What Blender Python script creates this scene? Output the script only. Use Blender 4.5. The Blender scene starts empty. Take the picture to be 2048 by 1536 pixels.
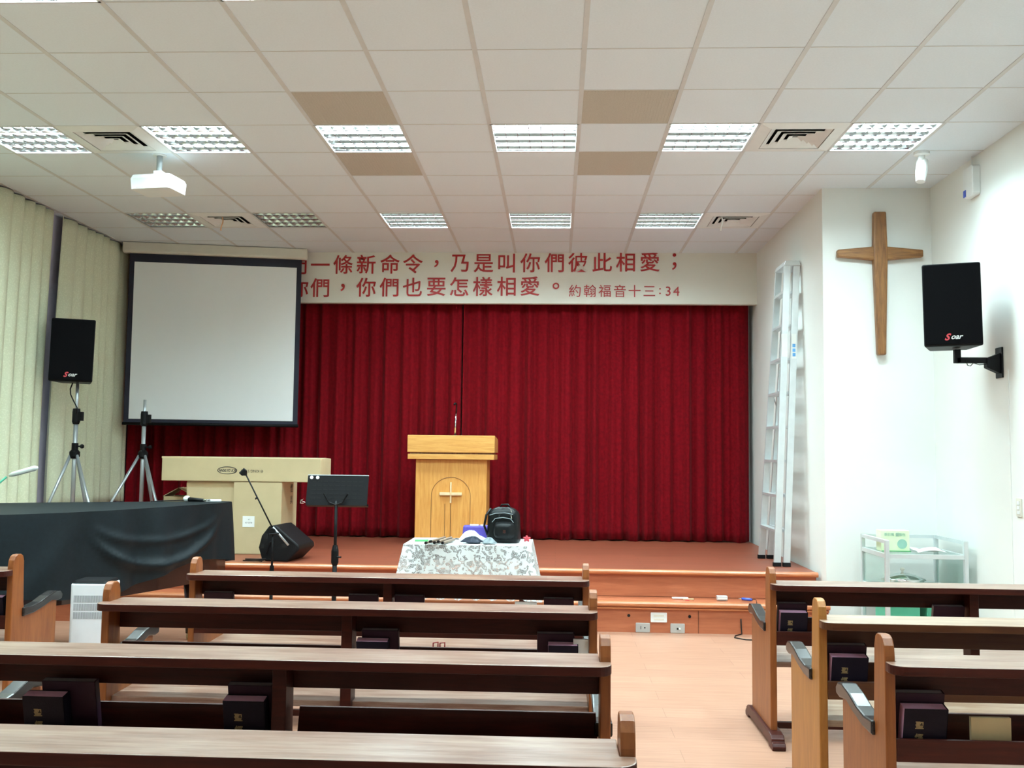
import bpy, bmesh, math, random
from mathutils import Vector, Matrix
random.seed(7)
R = math.radians
scene = bpy.context.scene
col = scene.collection

# ------------------------------------------------------------------ camera, world, exposure
CH = 1.4                       # eye height
F, YAW, PITCH, ROLL = 1935.9, .0462, .0711, .0114
fw = Vector((-math.sin(YAW)*math.cos(PITCH), math.cos(YAW)*math.cos(PITCH), math.sin(PITCH)))
r0 = Vector((math.cos(YAW), math.sin(YAW), 0))
u0 = r0.cross(fw)
rt = math.cos(ROLL)*r0 + math.sin(ROLL)*u0
up = -math.sin(ROLL)*r0 + math.cos(ROLL)*u0
cam_d = bpy.data.cameras.new('camera')
cam_d.sensor_fit = 'HORIZONTAL'
cam_d.sensor_width = 36
cam_d.lens = 36*F/2048
cam_d.clip_start = .05
cam = bpy.data.objects.new('camera', cam_d)
col.objects.link(cam)
cam.matrix_world = Matrix(((rt.x, up.x, -fw.x, 0), (rt.y, up.y, -fw.y, 0), (rt.z, up.z, -fw.z, CH), (0, 0, 0, 1)))
scene.camera = cam

world = bpy.data.worlds.new('world')
scene.world = world
world.use_nodes = True
world.node_tree.nodes['Background'].inputs[0].default_value = (.8, .9, 1, 1)
world.node_tree.nodes['Background'].inputs[1].default_value = .2
vs = scene.view_settings
vs.view_transform = 'Standard'
vs.look = 'None'
vs.gamma = 1
vs.use_curve_mapping = False
vs.exposure = 0.02
LAMP_W = 62.0                  # power of one ceiling troffer
LAMP_COL = (.72, .96, 1.0)

# ------------------------------------------------------------------ materials
def new_mat(name):
    m = bpy.data.materials.new(name)
    m.use_nodes = True
    nt = m.node_tree
    return m, nt, nt.nodes['Principled BSDF']

def srgb(r, g, b):
    f = lambda c: (c/255/12.92) if c/255 <= .04045 else ((c/255+.055)/1.055)**2.4
    return (f(r), f(g), f(b), 1)

def lerp_c(c, k):
    return (min(1, c[0]*k), min(1, c[1]*k), min(1, c[2]*k), 1)

def plain(name, c, rough=.5, metal=0, var=.06, scale=12, bump=0, bscale=80, spec=.5, coat=0, trans=0, sheen=0):
    m, nt, p = new_mat(name)
    p.inputs['Roughness'].default_value = rough
    p.inputs['Metallic'].default_value = metal
    p.inputs['Specular IOR Level'].default_value = spec
    p.inputs['Coat Weight'].default_value = coat
    p.inputs['Transmission Weight'].default_value = trans
    if sheen:
        p.inputs['Sheen Weight'].default_value = sheen
        p.inputs['Sheen Roughness'].default_value = .4
    tc = nt.nodes.new('ShaderNodeTexCoord')
    n = nt.nodes.new('ShaderNodeTexNoise')
    n.inputs['Scale'].default_value = scale
    n.inputs['Detail'].default_value = 4
    nt.links.new(tc.outputs['Object'], n.inputs['Vector'])
    r = nt.nodes.new('ShaderNodeValToRGB')
    r.color_ramp.elements[0].position = .3
    r.color_ramp.elements[1].position = .7
    r.color_ramp.elements[0].color = lerp_c(c, 1-var)
    r.color_ramp.elements[1].color = lerp_c(c, 1+var)
    nt.links.new(n.outputs[0], r.inputs[0])
    nt.links.new(r.outputs[0], p.inputs['Base Color'])
    if bump:
        nb = nt.nodes.new('ShaderNodeTexNoise')
        nb.inputs['Scale'].default_value = bscale
        nt.links.new(tc.outputs['Object'], nb.inputs['Vector'])
        b = nt.nodes.new('ShaderNodeBump')
        b.inputs['Strength'].default_value = bump
        b.inputs['Distance'].default_value = .01
        nt.links.new(nb.outputs[0], b.inputs['Height'])
        nt.links.new(b.outputs[0], p.inputs['Normal'])
    return m

def wood(name, c1, c2, rough=.4, stretch=(1, 14, 14), scale=3, coat=.0, wear=None, wear_pos=(.55, .7), spec=.5):
    """grain running along the axis with the smallest stretch; wear = colour of rubbed patches"""
    m, nt, p = new_mat(name)
    p.inputs['Roughness'].default_value = rough
    p.inputs['Coat Weight'].default_value = coat
    p.inputs['Specular IOR Level'].default_value = spec
    p.inputs['Coat Roughness'].default_value = .25
    tc = nt.nodes.new('ShaderNodeTexCoord')
    mp = nt.nodes.new('ShaderNodeMapping')
    mp.inputs['Scale'].default_value = stretch
    nt.links.new(tc.outputs['Object'], mp.inputs['Vector'])
    n = nt.nodes.new('ShaderNodeTexNoise')
    n.inputs['Scale'].default_value = scale
    n.inputs['Detail'].default_value = 6
    n.inputs['Roughness'].default_value = .65
    n.inputs['Distortion'].default_value = .6
    nt.links.new(mp.outputs[0], n.inputs['Vector'])
    r = nt.nodes.new('ShaderNodeValToRGB')
    r.color_ramp.elements[0].position = .32
    r.color_ramp.elements[1].position = .68
    r.color_ramp.elements[0].color = c1
    r.color_ramp.elements[1].color = c2
    nt.links.new(n.outputs[0], r.inputs[0])
    out = r.outputs[0]
    if wear:
        n2 = nt.nodes.new('ShaderNodeTexNoise')
        n2.inputs['Scale'].default_value = 2.6
        n2.inputs['Detail'].default_value = 8
        n2.inputs['Roughness'].default_value = .7
        mp2 = nt.nodes.new('ShaderNodeMapping')
        mp2.inputs['Scale'].default_value = (1, 11, 11)
        nt.links.new(tc.outputs['Object'], mp2.inputs['Vector'])
        nt.links.new(mp2.outputs[0], n2.inputs['Vector'])
        r2 = nt.nodes.new('ShaderNodeValToRGB')
        r2.color_ramp.elements[0].position = wear_pos[0]
        r2.color_ramp.elements[1].position = wear_pos[1]
        nt.links.new(n2.outputs[0], r2.inputs[0])
        mx = nt.nodes.new('ShaderNodeMix')
        mx.data_type = 'RGBA'
        nt.links.new(r2.outputs[0], mx.inputs['Factor'])
        nt.links.new(out, mx.inputs['A'])
        mx.inputs['B'].default_value = wear
        out = mx.outputs['Result']
    nt.links.new(out, p.inputs['Base Color'])
    return m

def planks(name, c1, c2, cm, w, h, rough=.35, coat=.0):
    """laminate boards running along x"""
    m, nt, p = new_mat(name)
    p.inputs['Roughness'].default_value = rough
    p.inputs['Coat Weight'].default_value = coat
    tc = nt.nodes.new('ShaderNodeTexCoord')
    b = nt.nodes.new('ShaderNodeTexBrick')
    b.inputs['Color1'].default_value = c1
    b.inputs['Color2'].default_value = c2
    b.inputs['Mortar'].default_value = cm
    b.inputs['Scale'].default_value = 1
    b.inputs['Mortar Size'].default_value = .0015
    b.inputs['Brick Width'].default_value = w
    b.inputs['Row Height'].default_value = h
    nt.links.new(tc.outputs['Object'], b.inputs['Vector'])
    mp = nt.nodes.new('ShaderNodeMapping')
    mp.inputs['Scale'].default_value = (1.2, 18, 18)
    nt.links.new(tc.outputs['Object'], mp.inputs['Vector'])
    n = nt.nodes.new('ShaderNodeTexNoise')
    n.inputs['Scale'].default_value = 3
    n.inputs['Detail'].default_value = 6
    nt.links.new(mp.outputs[0], n.inputs['Vector'])
    mx = nt.nodes.new('ShaderNodeMix')
    mx.data_type = 'RGBA'
    mx.blend_type = 'MULTIPLY'
    mx.inputs['Factor'].default_value = .35
    nt.links.new(b.outputs['Color'], mx.inputs['A'])
    r = nt.nodes.new('ShaderNodeValToRGB')
    r.color_ramp.elements[0].color = (.55, .45, .4, 1)
    r.color_ramp.elements[1].color = (1, 1, 1, 1)
    r.color_ramp.elements[0].position = .3
    r.color_ramp.elements[1].position = .6
    nt.links.new(n.outputs[0], r.inputs[0])
    nt.links.new(r.outputs[0], mx.inputs['B'])
    nt.links.new(mx.outputs['Result'], p.inputs['Base Color'])
    return m

def glow(name, c, s):
    m, nt, p = new_mat(name)
    p.inputs['Base Color'].default_value = (1, 1, 1, 1)
    p.inputs['Emission Color'].default_value = c
    p.inputs['Emission Strength'].default_value = s
    m.cycles.emission_sampling = 'NONE'
    return m

def glass_mat(name, c, alpha):
    m, nt, p = new_mat(name)
    p.inputs['Base Color'].default_value = c
    p.inputs['Roughness'].default_value = .05
    p.inputs['Alpha'].default_value = alpha
    return m

def lace_mat(name):
    m, nt, p = new_mat(name)
    p.inputs['Base Color'].default_value = (.66, .70, .71, 1)
    p.inputs['Roughness'].default_value = .8
    tc = nt.nodes.new('ShaderNodeTexCoord')
    n = nt.nodes.new('ShaderNodeTexNoise')
    n.inputs['Scale'].default_value = 16
    n.inputs['Detail'].default_value = 1
    nt.links.new(tc.outputs['Object'], n.inputs['Vector'])
    w = nt.nodes.new('ShaderNodeTexWave')          # curling flower outlines
    w.wave_type = 'RINGS'
    w.inputs['Scale'].default_value = 15
    w.inputs['Distortion'].default_value = 12
    w.inputs['Detail'].default_value = 1.5
    w.inputs['Detail Scale'].default_value = 1.3
    nt.links.new(tc.outputs['Object'], w.inputs['Vector'])
    v = nt.nodes.new('ShaderNodeTexVoronoi')       # net ground
    v.feature = 'DISTANCE_TO_EDGE'
    v.inputs['Scale'].default_value = 110
    nt.links.new(tc.outputs['Object'], v.inputs['Vector'])
    lt = nt.nodes.new('ShaderNodeMath')
    lt.operation = 'LESS_THAN'
    lt.inputs[1].default_value = .06
    nt.links.new(v.outputs['Distance'], lt.inputs[0])
    gt = nt.nodes.new('ShaderNodeMath')
    gt.operation = 'GREATER_THAN'
    gt.inputs[1].default_value = .6
    nt.links.new(w.outputs['Fac'], gt.inputs[0])
    g2 = nt.nodes.new('ShaderNodeMath')
    g2.operation = 'GREATER_THAN'
    g2.inputs[1].default_value = .60
    nt.links.new(n.outputs[0], g2.inputs[0])
    a = nt.nodes.new('ShaderNodeMath')
    a.operation = 'MAXIMUM'
    nt.links.new(lt.outputs[0], a.inputs[0])
    nt.links.new(gt.outputs[0], a.inputs[1])
    a2 = nt.nodes.new('ShaderNodeMath')
    a2.operation = 'MAXIMUM'
    nt.links.new(a.outputs[0], a2.inputs[0])
    nt.links.new(g2.outputs[0], a2.inputs[1])
    s = nt.nodes.new('ShaderNodeMath')
    s.operation = 'MULTIPLY_ADD'
    s.inputs[1].default_value = .68
    s.inputs[2].default_value = .3
    nt.links.new(a2.outputs[0], s.inputs[0])
    nt.links.new(s.outputs[0], p.inputs['Alpha'])
    return m

def fabric_print(name, c1, c2, scale=26):
    """curtain cloth with a woven mottled pattern"""
    m, nt, p = new_mat(name)
    p.inputs['Roughness'].default_value = .85
    tc = nt.nodes.new('ShaderNodeTexCoord')
    v = nt.nodes.new('ShaderNodeTexVoronoi')
    v.inputs['Scale'].default_value = scale
    nt.links.new(tc.outputs['Object'], v.inputs['Vector'])
    n = nt.nodes.new('ShaderNodeTexNoise')
    n.inputs['Scale'].default_value = 60
    nt.links.new(tc.outputs['Object'], n.inputs['Vector'])
    ad = nt.nodes.new('ShaderNodeMath')
    ad.operation = 'ADD'
    nt.links.new(v.outputs['Distance'], ad.inputs[0])
    nt.links.new(n.outputs[0], ad.inputs[1])
    r = nt.nodes.new('ShaderNodeValToRGB')
    r.color_ramp.elements[0].position = .6
    r.color_ramp.elements[1].position = 1.1
    r.color_ramp.elements[0].color = c1
    r.color_ramp.elements[1].color = c2
    nt.links.new(ad.outputs[0], r.inputs[0])
    nt.links.new(r.outputs[0], p.inputs['Base Color'])
    return m

M = {}
M['wall'] = plain('wall_paint', (.84, .85, .82, 1), .75, var=.02, scale=1.5, bump=.03, bscale=200)
M['lavender'] = plain('lavender_paint', (.60, .56, .70, 1), .6)
M['fascia'] = plain('fascia_paint', (.77, .75, .67, 1), .75, var=.02, scale=2)
M['tile'] = plain('ceiling_tile', (.79, .86, .92, 1), .9, var=.02, scale=90, bump=.12, bscale=260)
M['tbar'] = plain('ceiling_bar', (.66, .67, .67, 1), .6, var=.03)
M['panel'] = plain('perforated_panel', (.54, .50, .43, 1), .8, var=.12, scale=220)
M['floor'] = planks('floor_laminate', srgb(186, 141, 118), srgb(178, 133, 110), srgb(154, 112, 90), 1.2, .19, .38)
M['stage'] = planks('stage_boards', srgb(146, 78, 56), srgb(137, 73, 53), srgb(108, 55, 40), 1.5, .12, .4)
M['riser'] = wood('riser_veneer', srgb(162, 88, 58), srgb(182, 106, 72), .4, (1, 12, 12), 3)
M['nosing'] = wood('nosing_wood', srgb(176, 100, 62), srgb(200, 128, 84), .3, (1, 14, 14), 3)
M['red'] = plain('red_velvet', (.165, .0022, .006, 1), .9, var=.2, scale=30, sheen=.04, spec=.1)
M['curtain'] = fabric_print('window_curtain_cloth', srgb(232, 236, 208), srgb(220, 224, 194), 70)
M['letter'] = plain('red_letter', srgb(170, 28, 28), .5)
M['black'] = plain('black_plastic', (.006, .006, .007, 1), .5, bump=.05, spec=.2)
M['grille'] = plain('black_grille', (.003, .003, .004, 1), .8, var=.3, scale=300, spec=.08)
M['blackmetal'] = plain('black_metal', (.006, .006, .007, 1), .5, spec=.15)
M['alu'] = plain('aluminium', (.72, .76, .77, 1), .38, .55, var=.04)
M['steel'] = plain('stand_steel', (.42, .45, .47, 1), .35, .6)
M['chrome'] = plain('chrome', (.8, .82, .82, 1), .12, 1)
M['white'] = plain('white_plastic', (.83, .85, .84, 1), .4, var=.02)
M['offwhite'] = plain('offwhite_case', (.74, .71, .62, 1), .5, var=.02)
M['paper'] = plain('paper_white', (.9, .92, .9, 1), .7, var=.02)
M['housing'] = plain('lamp_housing', (.85, .87, .87, 1), .4, var=.02)
M['louver'] = plain('lamp_louver', (.74, .76, .76, 1), .1, 1, var=.02)
M['tube'] = plain('unlit_tube', (.82, .84, .83, 1), .3)
M['tube_lit'] = glow('lit_tube', (.93, 1, .98, 1), 9)
M['screen'] = plain('screen_fabric', (.93, .96, .97, 1), .85, var=.015, scale=2)
M['matte'] = plain('screen_border', (.012, .013, .03, 1), .7)
M['card'] = plain('cardboard', srgb(196, 178, 140), .8, var=.05, scale=6)
M['cardedge'] = plain('cardboard_edge', srgb(214, 194, 152), .8)
M['ink'] = plain('carton_ink', (.05, .045, .04, 1), .7)
M['cloth'] = plain('black_tablecloth', (.0035, .008, .011, 1), .6, var=.2, scale=40, spec=.22)
M['piano'] = plain('piano_lacquer', (.03, .012, .009, 1), .2, var=.2)
M['oak'] = wood('light_oak', srgb(206, 140, 64), srgb(226, 168, 92), .4, (14, 14, 1.2), 3)
M['oakx'] = wood('light_oak_top', srgb(206, 144, 70), srgb(228, 174, 100), .35, (1.2, 14, 14), 3)
M['oakpale'] = wood('pale_inlay', srgb(226, 196, 150), srgb(236, 212, 172), .4)
M['crosswood'] = wood('cross_wood', srgb(104, 64, 30), srgb(152, 104, 58), .45, (12, 12, 1.3), 4)
M['crosswoodx'] = wood('cross_arm_wood', srgb(110, 70, 34), srgb(160, 110, 60), .45, (1.3, 12, 12), 4)
M['lace'] = lace_mat('lace')
M['laceborder'] = plain('lace_solid', (.68, .72, .72, 1), .8)
M['leather'] = plain('black_leather', (.004, .005, .006, 1), .4, bump=.2, bscale=60, spec=.22)
M['purple'] = plain('purple_cloth', (.07, .045, .32, 1), .6)
M['greycloth'] = plain('grey_cloth', (.24, .28, .30, 1), .8)
M['navy'] = plain('navy_cloth', (.016, .022, .04, 1), .8)
M['bamboo'] = plain('brown_sticks', (.25, .18, .13, 1), .6)
M['green'] = plain('green_plastic', (.10, .42, .14, 1), .5)
M['teal'] = plain('green_box', (.08, .42, .26, 1), .5)
M['redplastic'] = plain('red_plastic', (.65, .06, .08, 1), .45)
M['blue'] = plain('blue_plastic', (.05, .10, .5, 1), .4)
M['glass'] = glass_mat('shelf_glass', (.40, .62, .54, 1), .28)
M['limebox'] = plain('lime_box', (.76, .86, .58, 1), .5)
M['limedark'] = plain('lime_print', (.30, .52, .42, 1), .5)
M['bible'] = plain('bible_cover', (.007, .005, .014, 1), .55, bump=.1, bscale=200, spec=.2)
M['biblepage'] = plain('bible_page_edge', (.95, .52, .72, 1), .6)
M['hymnal'] = plain('hymnal_cover', (.035, .012, .026, 1), .5, spec=.25)
M['hymnpage'] = plain('hymnal_page_edge', (.34, .35, .37, 1), .6)
M['gold'] = plain('gold_foil', (.30, .23, .11, 1), .5, .2)
M['socket'] = plain('steel_plate', (.48, .47, .45, 1), .4, .3)
M['dark'] = plain('dark_hole', (.004, .004, .004, 1), .9)
M['purifier'] = plain('purifier_case', (.80, .84, .88, 1), .45, var=.02)
M['grillegrey'] = plain('grey_slots', (.30, .33, .35, 1), .6)
M['armrest'] = wood('armrest_black_varnish', srgb(24, 22, 22), srgb(56, 52, 51), .26, (14, 1.5, 14), 3)
def pew_mats(k):
    if k == 'ochre':
        return dict(side=wood('pew_side_ochre', srgb(150, 92, 36), srgb(176, 116, 52), .4, (14, 14, 1.4), 3),
                    dark=wood('pew_dark_ochre', srgb(78, 38, 18), srgb(98, 56, 26), .4, (1.2, 14, 14), 3),
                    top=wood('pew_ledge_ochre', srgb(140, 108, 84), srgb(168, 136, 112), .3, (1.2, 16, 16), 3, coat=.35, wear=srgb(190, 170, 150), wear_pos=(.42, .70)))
    return dict(side=wood('pew_side_red', srgb(122, 62, 24), srgb(150, 86, 38), .4, (14, 14, 1.4), 3),
                dark=wood('pew_dark_red', srgb(50, 15, 10), srgb(76, 28, 18), .4, (1.2, 14, 14), 3, spec=.28),
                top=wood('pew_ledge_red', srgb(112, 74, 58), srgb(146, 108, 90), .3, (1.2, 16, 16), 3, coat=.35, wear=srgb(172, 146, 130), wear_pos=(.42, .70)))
PM = {'red': pew_mats('red'), 'ochre': pew_mats('ochre')}

# ------------------------------------------------------------------ mesh helpers
class B:
    """collects shapes and links them as one mesh object"""
    def __init__(s):
        s.v, s.f, s.mi = [], [], []
    def add(s, vs_, fs, mi=0):
        o = len(s.v)
        s.v += [tuple(p) for p in vs_]
        s.f += [tuple(i+o for i in f) for f in fs]
        s.mi += [mi]*len(fs)
        return s
    def box(s, a, b, mi=0, mt=None):
        x0, y0, z0 = a
        x1, y1, z1 = b
        p = [Vector((x, y, z)) for z in (z0, z1) for y in (y0, y1) for x in (x0, x1)]
        if mt is not None:
            p = [mt @ q for q in p]
        return s.add(p, [(0, 2, 3, 1), (4, 5, 7, 6), (0, 1, 5, 4), (2, 6, 7, 3), (0, 4, 6, 2), (1, 3, 7, 5)], mi)
    def quad(s, *p, mi=0):
        return s.add(p, [tuple(range(len(p)))], mi)
    def prism(s, prof, f0, f1, mi=0, mi_side=None):
        """prof: list of 2-D points; f0, f1 map a 2-D point to 3-D at either end"""
        n = len(prof)
        a = [f0(*q) for q in prof]
        b = [f1(*q) for q in prof]
        s.add(a+b, [tuple(range(n))[::-1], tuple(range(n, 2*n))], mi)
        k = len(s.v)-2*n
        for i in range(n):
            j = (i+1) % n
            s.f.append((k+i, k+j, k+n+j, k+n+i))
            s.mi.append(mi if mi_side is None else mi_side(prof[i], prof[j]))
        return s
    def prism_x(s, prof, x0, x1, mi=0):
        return s.prism(prof, lambda y, z: (x0, y, z), lambda y, z: (x1, y, z), mi)
    def prism_y(s, prof, y0, y1, mi=0):
        return s.prism(prof, lambda x, z: (x, y0, z), lambda x, z: (x, y1, z), mi)
    def prism_z(s, prof, z0, z1, mi=0):
        return s.prism(prof, lambda x, y: (x, y, z0), lambda x, y: (x, y, z1), mi)
    def tube(s, pts, r, n=10, mi=0):
        pts = [Vector(p) for p in pts]
        rs = r if isinstance(r, (list, tuple)) else [r]*len(pts)
        rings = []
        prev = None
        for i, p in enumerate(pts):
            d = (pts[min(i+1, len(pts)-1)]-pts[max(i-1, 0)]).normalized()
            if prev is None:
                a = d.orthogonal().normalized()
            else:
                a = (prev-d*prev.dot(d)).normalized()
            prev = a
            b = d.cross(a)
            rings.append([p+(a*math.cos(2*math.pi*k/n)+b*math.sin(2*math.pi*k/n))*rs[i] for k in range(n)])
        v = [q for rg in rings for q in rg]
        f = [(i*n+k, i*n+(k+1) % n, (i+1)*n+(k+1) % n, (i+1)*n+k) for i in range(len(pts)-1) for k in range(n)]
        f += [tuple(range(n))[::-1], tuple((len(pts)-1)*n+k for k in range(n))]
        return s.add(v, f, mi)
    def lathe(s, prof, c, n=24, mi=0, axis='z'):
        """prof: (radius, height) pairs about a vertical axis at c"""
        v, f = [], []
        for r, h in prof:
            for k in range(n):
                a = 2*math.pi*k/n
                v.append(Vector((r*math.cos(a), r*math.sin(a), h)))
        m = len(prof)
        for i in range(m-1):
            for k in range(n):
                f.append((i*n+k, i*n+(k+1) % n, (i+1)*n+(k+1) % n, (i+1)*n+k))
        f += [tuple(range(n))[::-1], tuple((m-1)*n+k for k in range(n))]
        if axis == 'y':
            v = [Vector((p.x, p.z, p.y)) for p in v]
        elif axis == 'x':
            v = [Vector((p.z, p.y, p.x)) for p in v]
        return s.add([p+Vector(c) for p in v], f, mi)
    def grid(s, fn, nu, nv, mi=0):
        v = [fn(i/nu, j/nv) for j in range(nv+1) for i in range(nu+1)]
        f = [(j*(nu+1)+i, j*(nu+1)+i+1, (j+1)*(nu+1)+i+1, (j+1)*(nu+1)+i) for j in range(nv) for i in range(nu)]
        return s.add(v, f, mi)
    def xf(s, mt):
        s.v = [tuple(mt @ Vector(p)) for p in s.v]
        return s
    def build(s, name, mats, parent=None, bevel=0, smooth=False, solid=0, seg=2, label=None):
        me = bpy.data.meshes.new(name)
        me.from_pydata(s.v, [], s.f)
        if not isinstance(mats, (list, tuple)):
            mats = [mats]
        for m in mats:
            me.materials.append(m)
        for p, i in zip(me.polygons, s.mi):
            p.material_index = i
            p.use_smooth = smooth
        bm = bmesh.new()
        bm.from_mesh(me)
        bmesh.ops.recalc_face_normals(bm, faces=bm.faces)
        bm.to_mesh(me)
        bm.free()
        me.update()
        o = bpy.data.objects.new(name, me)
        col.objects.link(o)
        if parent:
            o.parent = parent
        if solid:
            md = o.modifiers.new('solidify', 'SOLIDIFY')
            md.thickness = solid
            md.offset = 0
        if bevel:
            md = o.modifiers.new('bevel', 'BEVEL')
            md.width = bevel
            md.segments = seg
            md.limit_method = 'ANGLE'
            md.angle_limit = R(40)
        if label:
            o['label'] = label
        return o

def tag(o, label, cat, group=None, kind=None):
    o['label'] = label
    o['category'] = cat
    if group:
        o['group'] = group
    if kind:
        o['kind'] = kind
    return o

def thing(name, label, cat, loc=(0, 0, 0), rz=0, group=None):
    o = bpy.data.objects.new(name, None)
    o.empty_display_size = .1
    col.objects.link(o)
    o.location = loc
    o.rotation_euler = (0, 0, rz)
    return tag(o, label, cat, group)

def struct(o):
    o['kind'] = 'structure'
    return o

def copy_tree(o, loc=None, rz=None, label=None):
    c = o.copy()
    col.objects.link(c)
    if loc is not None:
        c.location = loc
    if rz is not None:
        c.rotation_euler = (0, 0, rz)
    if label:
        c['label'] = label
    for ch in o.children:
        d = ch.copy()
        col.objects.link(d)
        d.parent = c
        for g in ch.children:
            e = g.copy()
            col.objects.link(e)
            e.parent = d
    return c

def text_mesh(body, size, extrude=.002, shear=0, bold=0):
    cu = bpy.data.curves.new('lettering', 'FONT')
    cu.body = body
    cu.size = size
    cu.extrude = extrude
    cu.shear = shear
    cu.offset = bold
    cu.align_x = 'CENTER'
    cu.align_y = 'CENTER'
    cu.resolution_u = 3
    to = bpy.data.objects.new('lettering', cu)
    col.objects.link(to)
    bpy.context.view_layer.update()
    me = bpy.data.meshes.new_from_object(to.evaluated_get(bpy.context.evaluated_depsgraph_get()))
    bpy.data.objects.remove(to)
    return me

FACE_CAM = Matrix.Rotation(R(90), 4, 'X')      # text standing upright, read from -y
def lettering(chars, name, mat, mt=None, parent=None, extrude=.002, shear=0, bold=0):
    """chars: (string, size, x, z) in a vertical plane facing -y; one mesh object"""
    v, f = [], []
    for s_, size, x, z in chars:
        me = text_mesh(s_, size, extrude, shear, bold)
        xs = [p.co.x for p in me.vertices]
        ys = [p.co.y for p in me.vertices]
        if not xs:
            continue
        cx, cy = ((min(xs)+max(xs))/2, (min(ys)+max(ys))/2)
        if s_ in '，。':
            cx, cy = min(xs)+.0, cy
        o = len(v)
        v += [Vector((p.co.x-cx+x, -p.co.z, p.co.y-cy+z)) for p in me.vertices]
        f += [tuple(i+o for i in p.vertices) for p in me.polygons]
    b = B()
    b.add(v, f)
    if mt is not None:
        b.xf(mt)
    return b.build(name, mat, parent)

def rounded_rect(x0, y0, x1, y1, r, n=4):
    out = []
    for cx, cy, a0 in ((x1-r, y1-r, 0), (x0+r, y1-r, 90), (x0+r, y0+r, 180), (x1-r, y0+r, 270)):
        for k in range(n+1):
            a = R(a0+90*k/n)
            out.append((cx+r*math.cos(a), cy+r*math.sin(a)))
    return out

# ------------------------------------------------------------------ room shell
XL, XR, YB, YF, ZC = -4.76, 3.04, -2.6, 10.95, 3.6
GX, GY = -3.4635, 4.5412               # ceiling grid origin
lx = lambda i: GX+.6*i
ly = lambda j: GY+.6*j
STAGE_Z, STEP_Z = .455, .24

b = B(); b.box((XL-.1, YB-.1, -.1), (XR+.1, YF+.1, 0)); struct(b.build('floor', M['floor']))
b = B(); b.box((XL-.1, YB, 0), (XL, YF, ZC+.1)); struct(b.build('wall_left', M['lavender']))
b = B(); b.box((XR, YB, 0), (XR+.1, YF, ZC+.1)); struct(b.build('wall_right', M['wall']))
b = B(); b.box((XL-.1, YF, 0), (XR+.1, YF+.1, ZC+.1)); struct(b.build('wall_front', M['wall']))
b = B(); b.box((XL-.1, YB-.1, 0), (XR+.1, YB, ZC+.1)); struct(b.build('wall_back', M['wall']))
b = B(); b.box((2.165, 7.93, 0), (XR, YF, ZC+.02)); struct(b.build('wall_column', M['wall']))
b = B(); b.box((XL, 10.52, 3.036), (2.165, 10.60, ZC+.02)); struct(b.build('wall_fascia', M['fascia']))
b = B(); b.box((XR-.004, 6.64, 0), (XR, 6.652, 2.0)); struct(b.build('trim_2', M['wall']))

# stage and its lower step, with rounded nosings
b = B(); b.box((XL, 8.10, 0), (2.13, YF, STAGE_Z)); stg = struct(b.build('stage_platform', [M['stage']]))
b = B(); b.box((XL, 8.085, STEP_Z), (2.12, 8.10, STAGE_Z-.03)); struct(b.build('stage_riser', M['riser']))
def nosing(name, y, z, x1):
    prof = [(y+.09, z-.002), (y+.02, z+.004), (y+.005, z), (y-.004, z-.012), (y-.004, z-.024), (y+.006, z-.036), (y+.09, z-.036)]
    bb = B(); bb.prism_x(prof, XL, x1)
    return struct(bb.build(name, M['nosing']))
nosing('stage_nosing', 8.05, STAGE_Z, 2.135)
b = B(); b.box((XL, 7.79, 0), (2.14, 8.10, STEP_Z-.004)); struct(b.build('stage_step', [M['riser']]))
nosing('step_nosing', 7.752, STEP_Z, 2.145)
b = B(); b.prism_x([(7.775, .20), (7.765, .195), (7.765, .186), (7.775, .18), (7.79, .18), (7.79, .20)], XL, 2.14); struct(b.build('trim_3', M['nosing']))
b = B()
b.lathe([(.012, 0), (.012, .003)], (.584, 7.7875, .130), 14, axis='y')
b.lathe([(.012, 0), (.012, .003)], (1.061, 7.7875, .131), 14, axis='y')
b.box((1.128, 7.7885, .0), (1.131, 7.791, .178))
struct(b.build('trim_4', M['dark']))

# ceiling: tiles as one mesh, leaving out the cells that hold lamps, vents or panels
LAMPS = {}
for c in (-1, 1, 3, 5, 7, 9):
    for j in (3, -1, -5, -9):
        LAMPS[(c, j)] = j in (3, -1) or (j == -5 and c in (1, 5, 9))
for c in (-1, 1, 3, 5, 7):
    LAMPS[(c, 7)] = c > 2
VENTS = [(0, 3), (8, 3), (0, 7), (8, 7)]
PANELS = [(3, 2), (6, 2), (3, 4), (6, 4)]
skip = set(LAMPS) | set(VENTS) | set(PANELS)
b = B()
for i in range(-3, 11):
    for j in range(-13, 11):
        if (i, j) in skip:
            continue
        x0, x1, y0, y1 = max(lx(i), XL), min(lx(i+1), XR), max(ly(j), YB), min(ly(j+1), 10.56)
        if x1 > x0 and y1 > y0:
            b.box((x0, y0, ZC), (x1, y1, ZC+.015))
struct(b.build('ceiling', M['tile']))
b = B()
b.box((XL-.1, YB-.1, ZC+.16), (XR+.1, YF+.1, ZC+.2))
struct(b.build('ceiling_slab', M['dark']))
b = B()
for i in range(-2, 11):
    b.box((lx(i)-.014, YB, ZC-.003), (lx(i)+.014, 10.52, ZC+.001))
struct(b.build('trim_5', M['tbar']))
b = B()
for j in range(-11, 10):
    b.box((XL, ly(j)-.004, ZC-.002), (XR, ly(j)+.004, ZC+.001))
struct(b.build('trim_6', M['tbar']))

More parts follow.
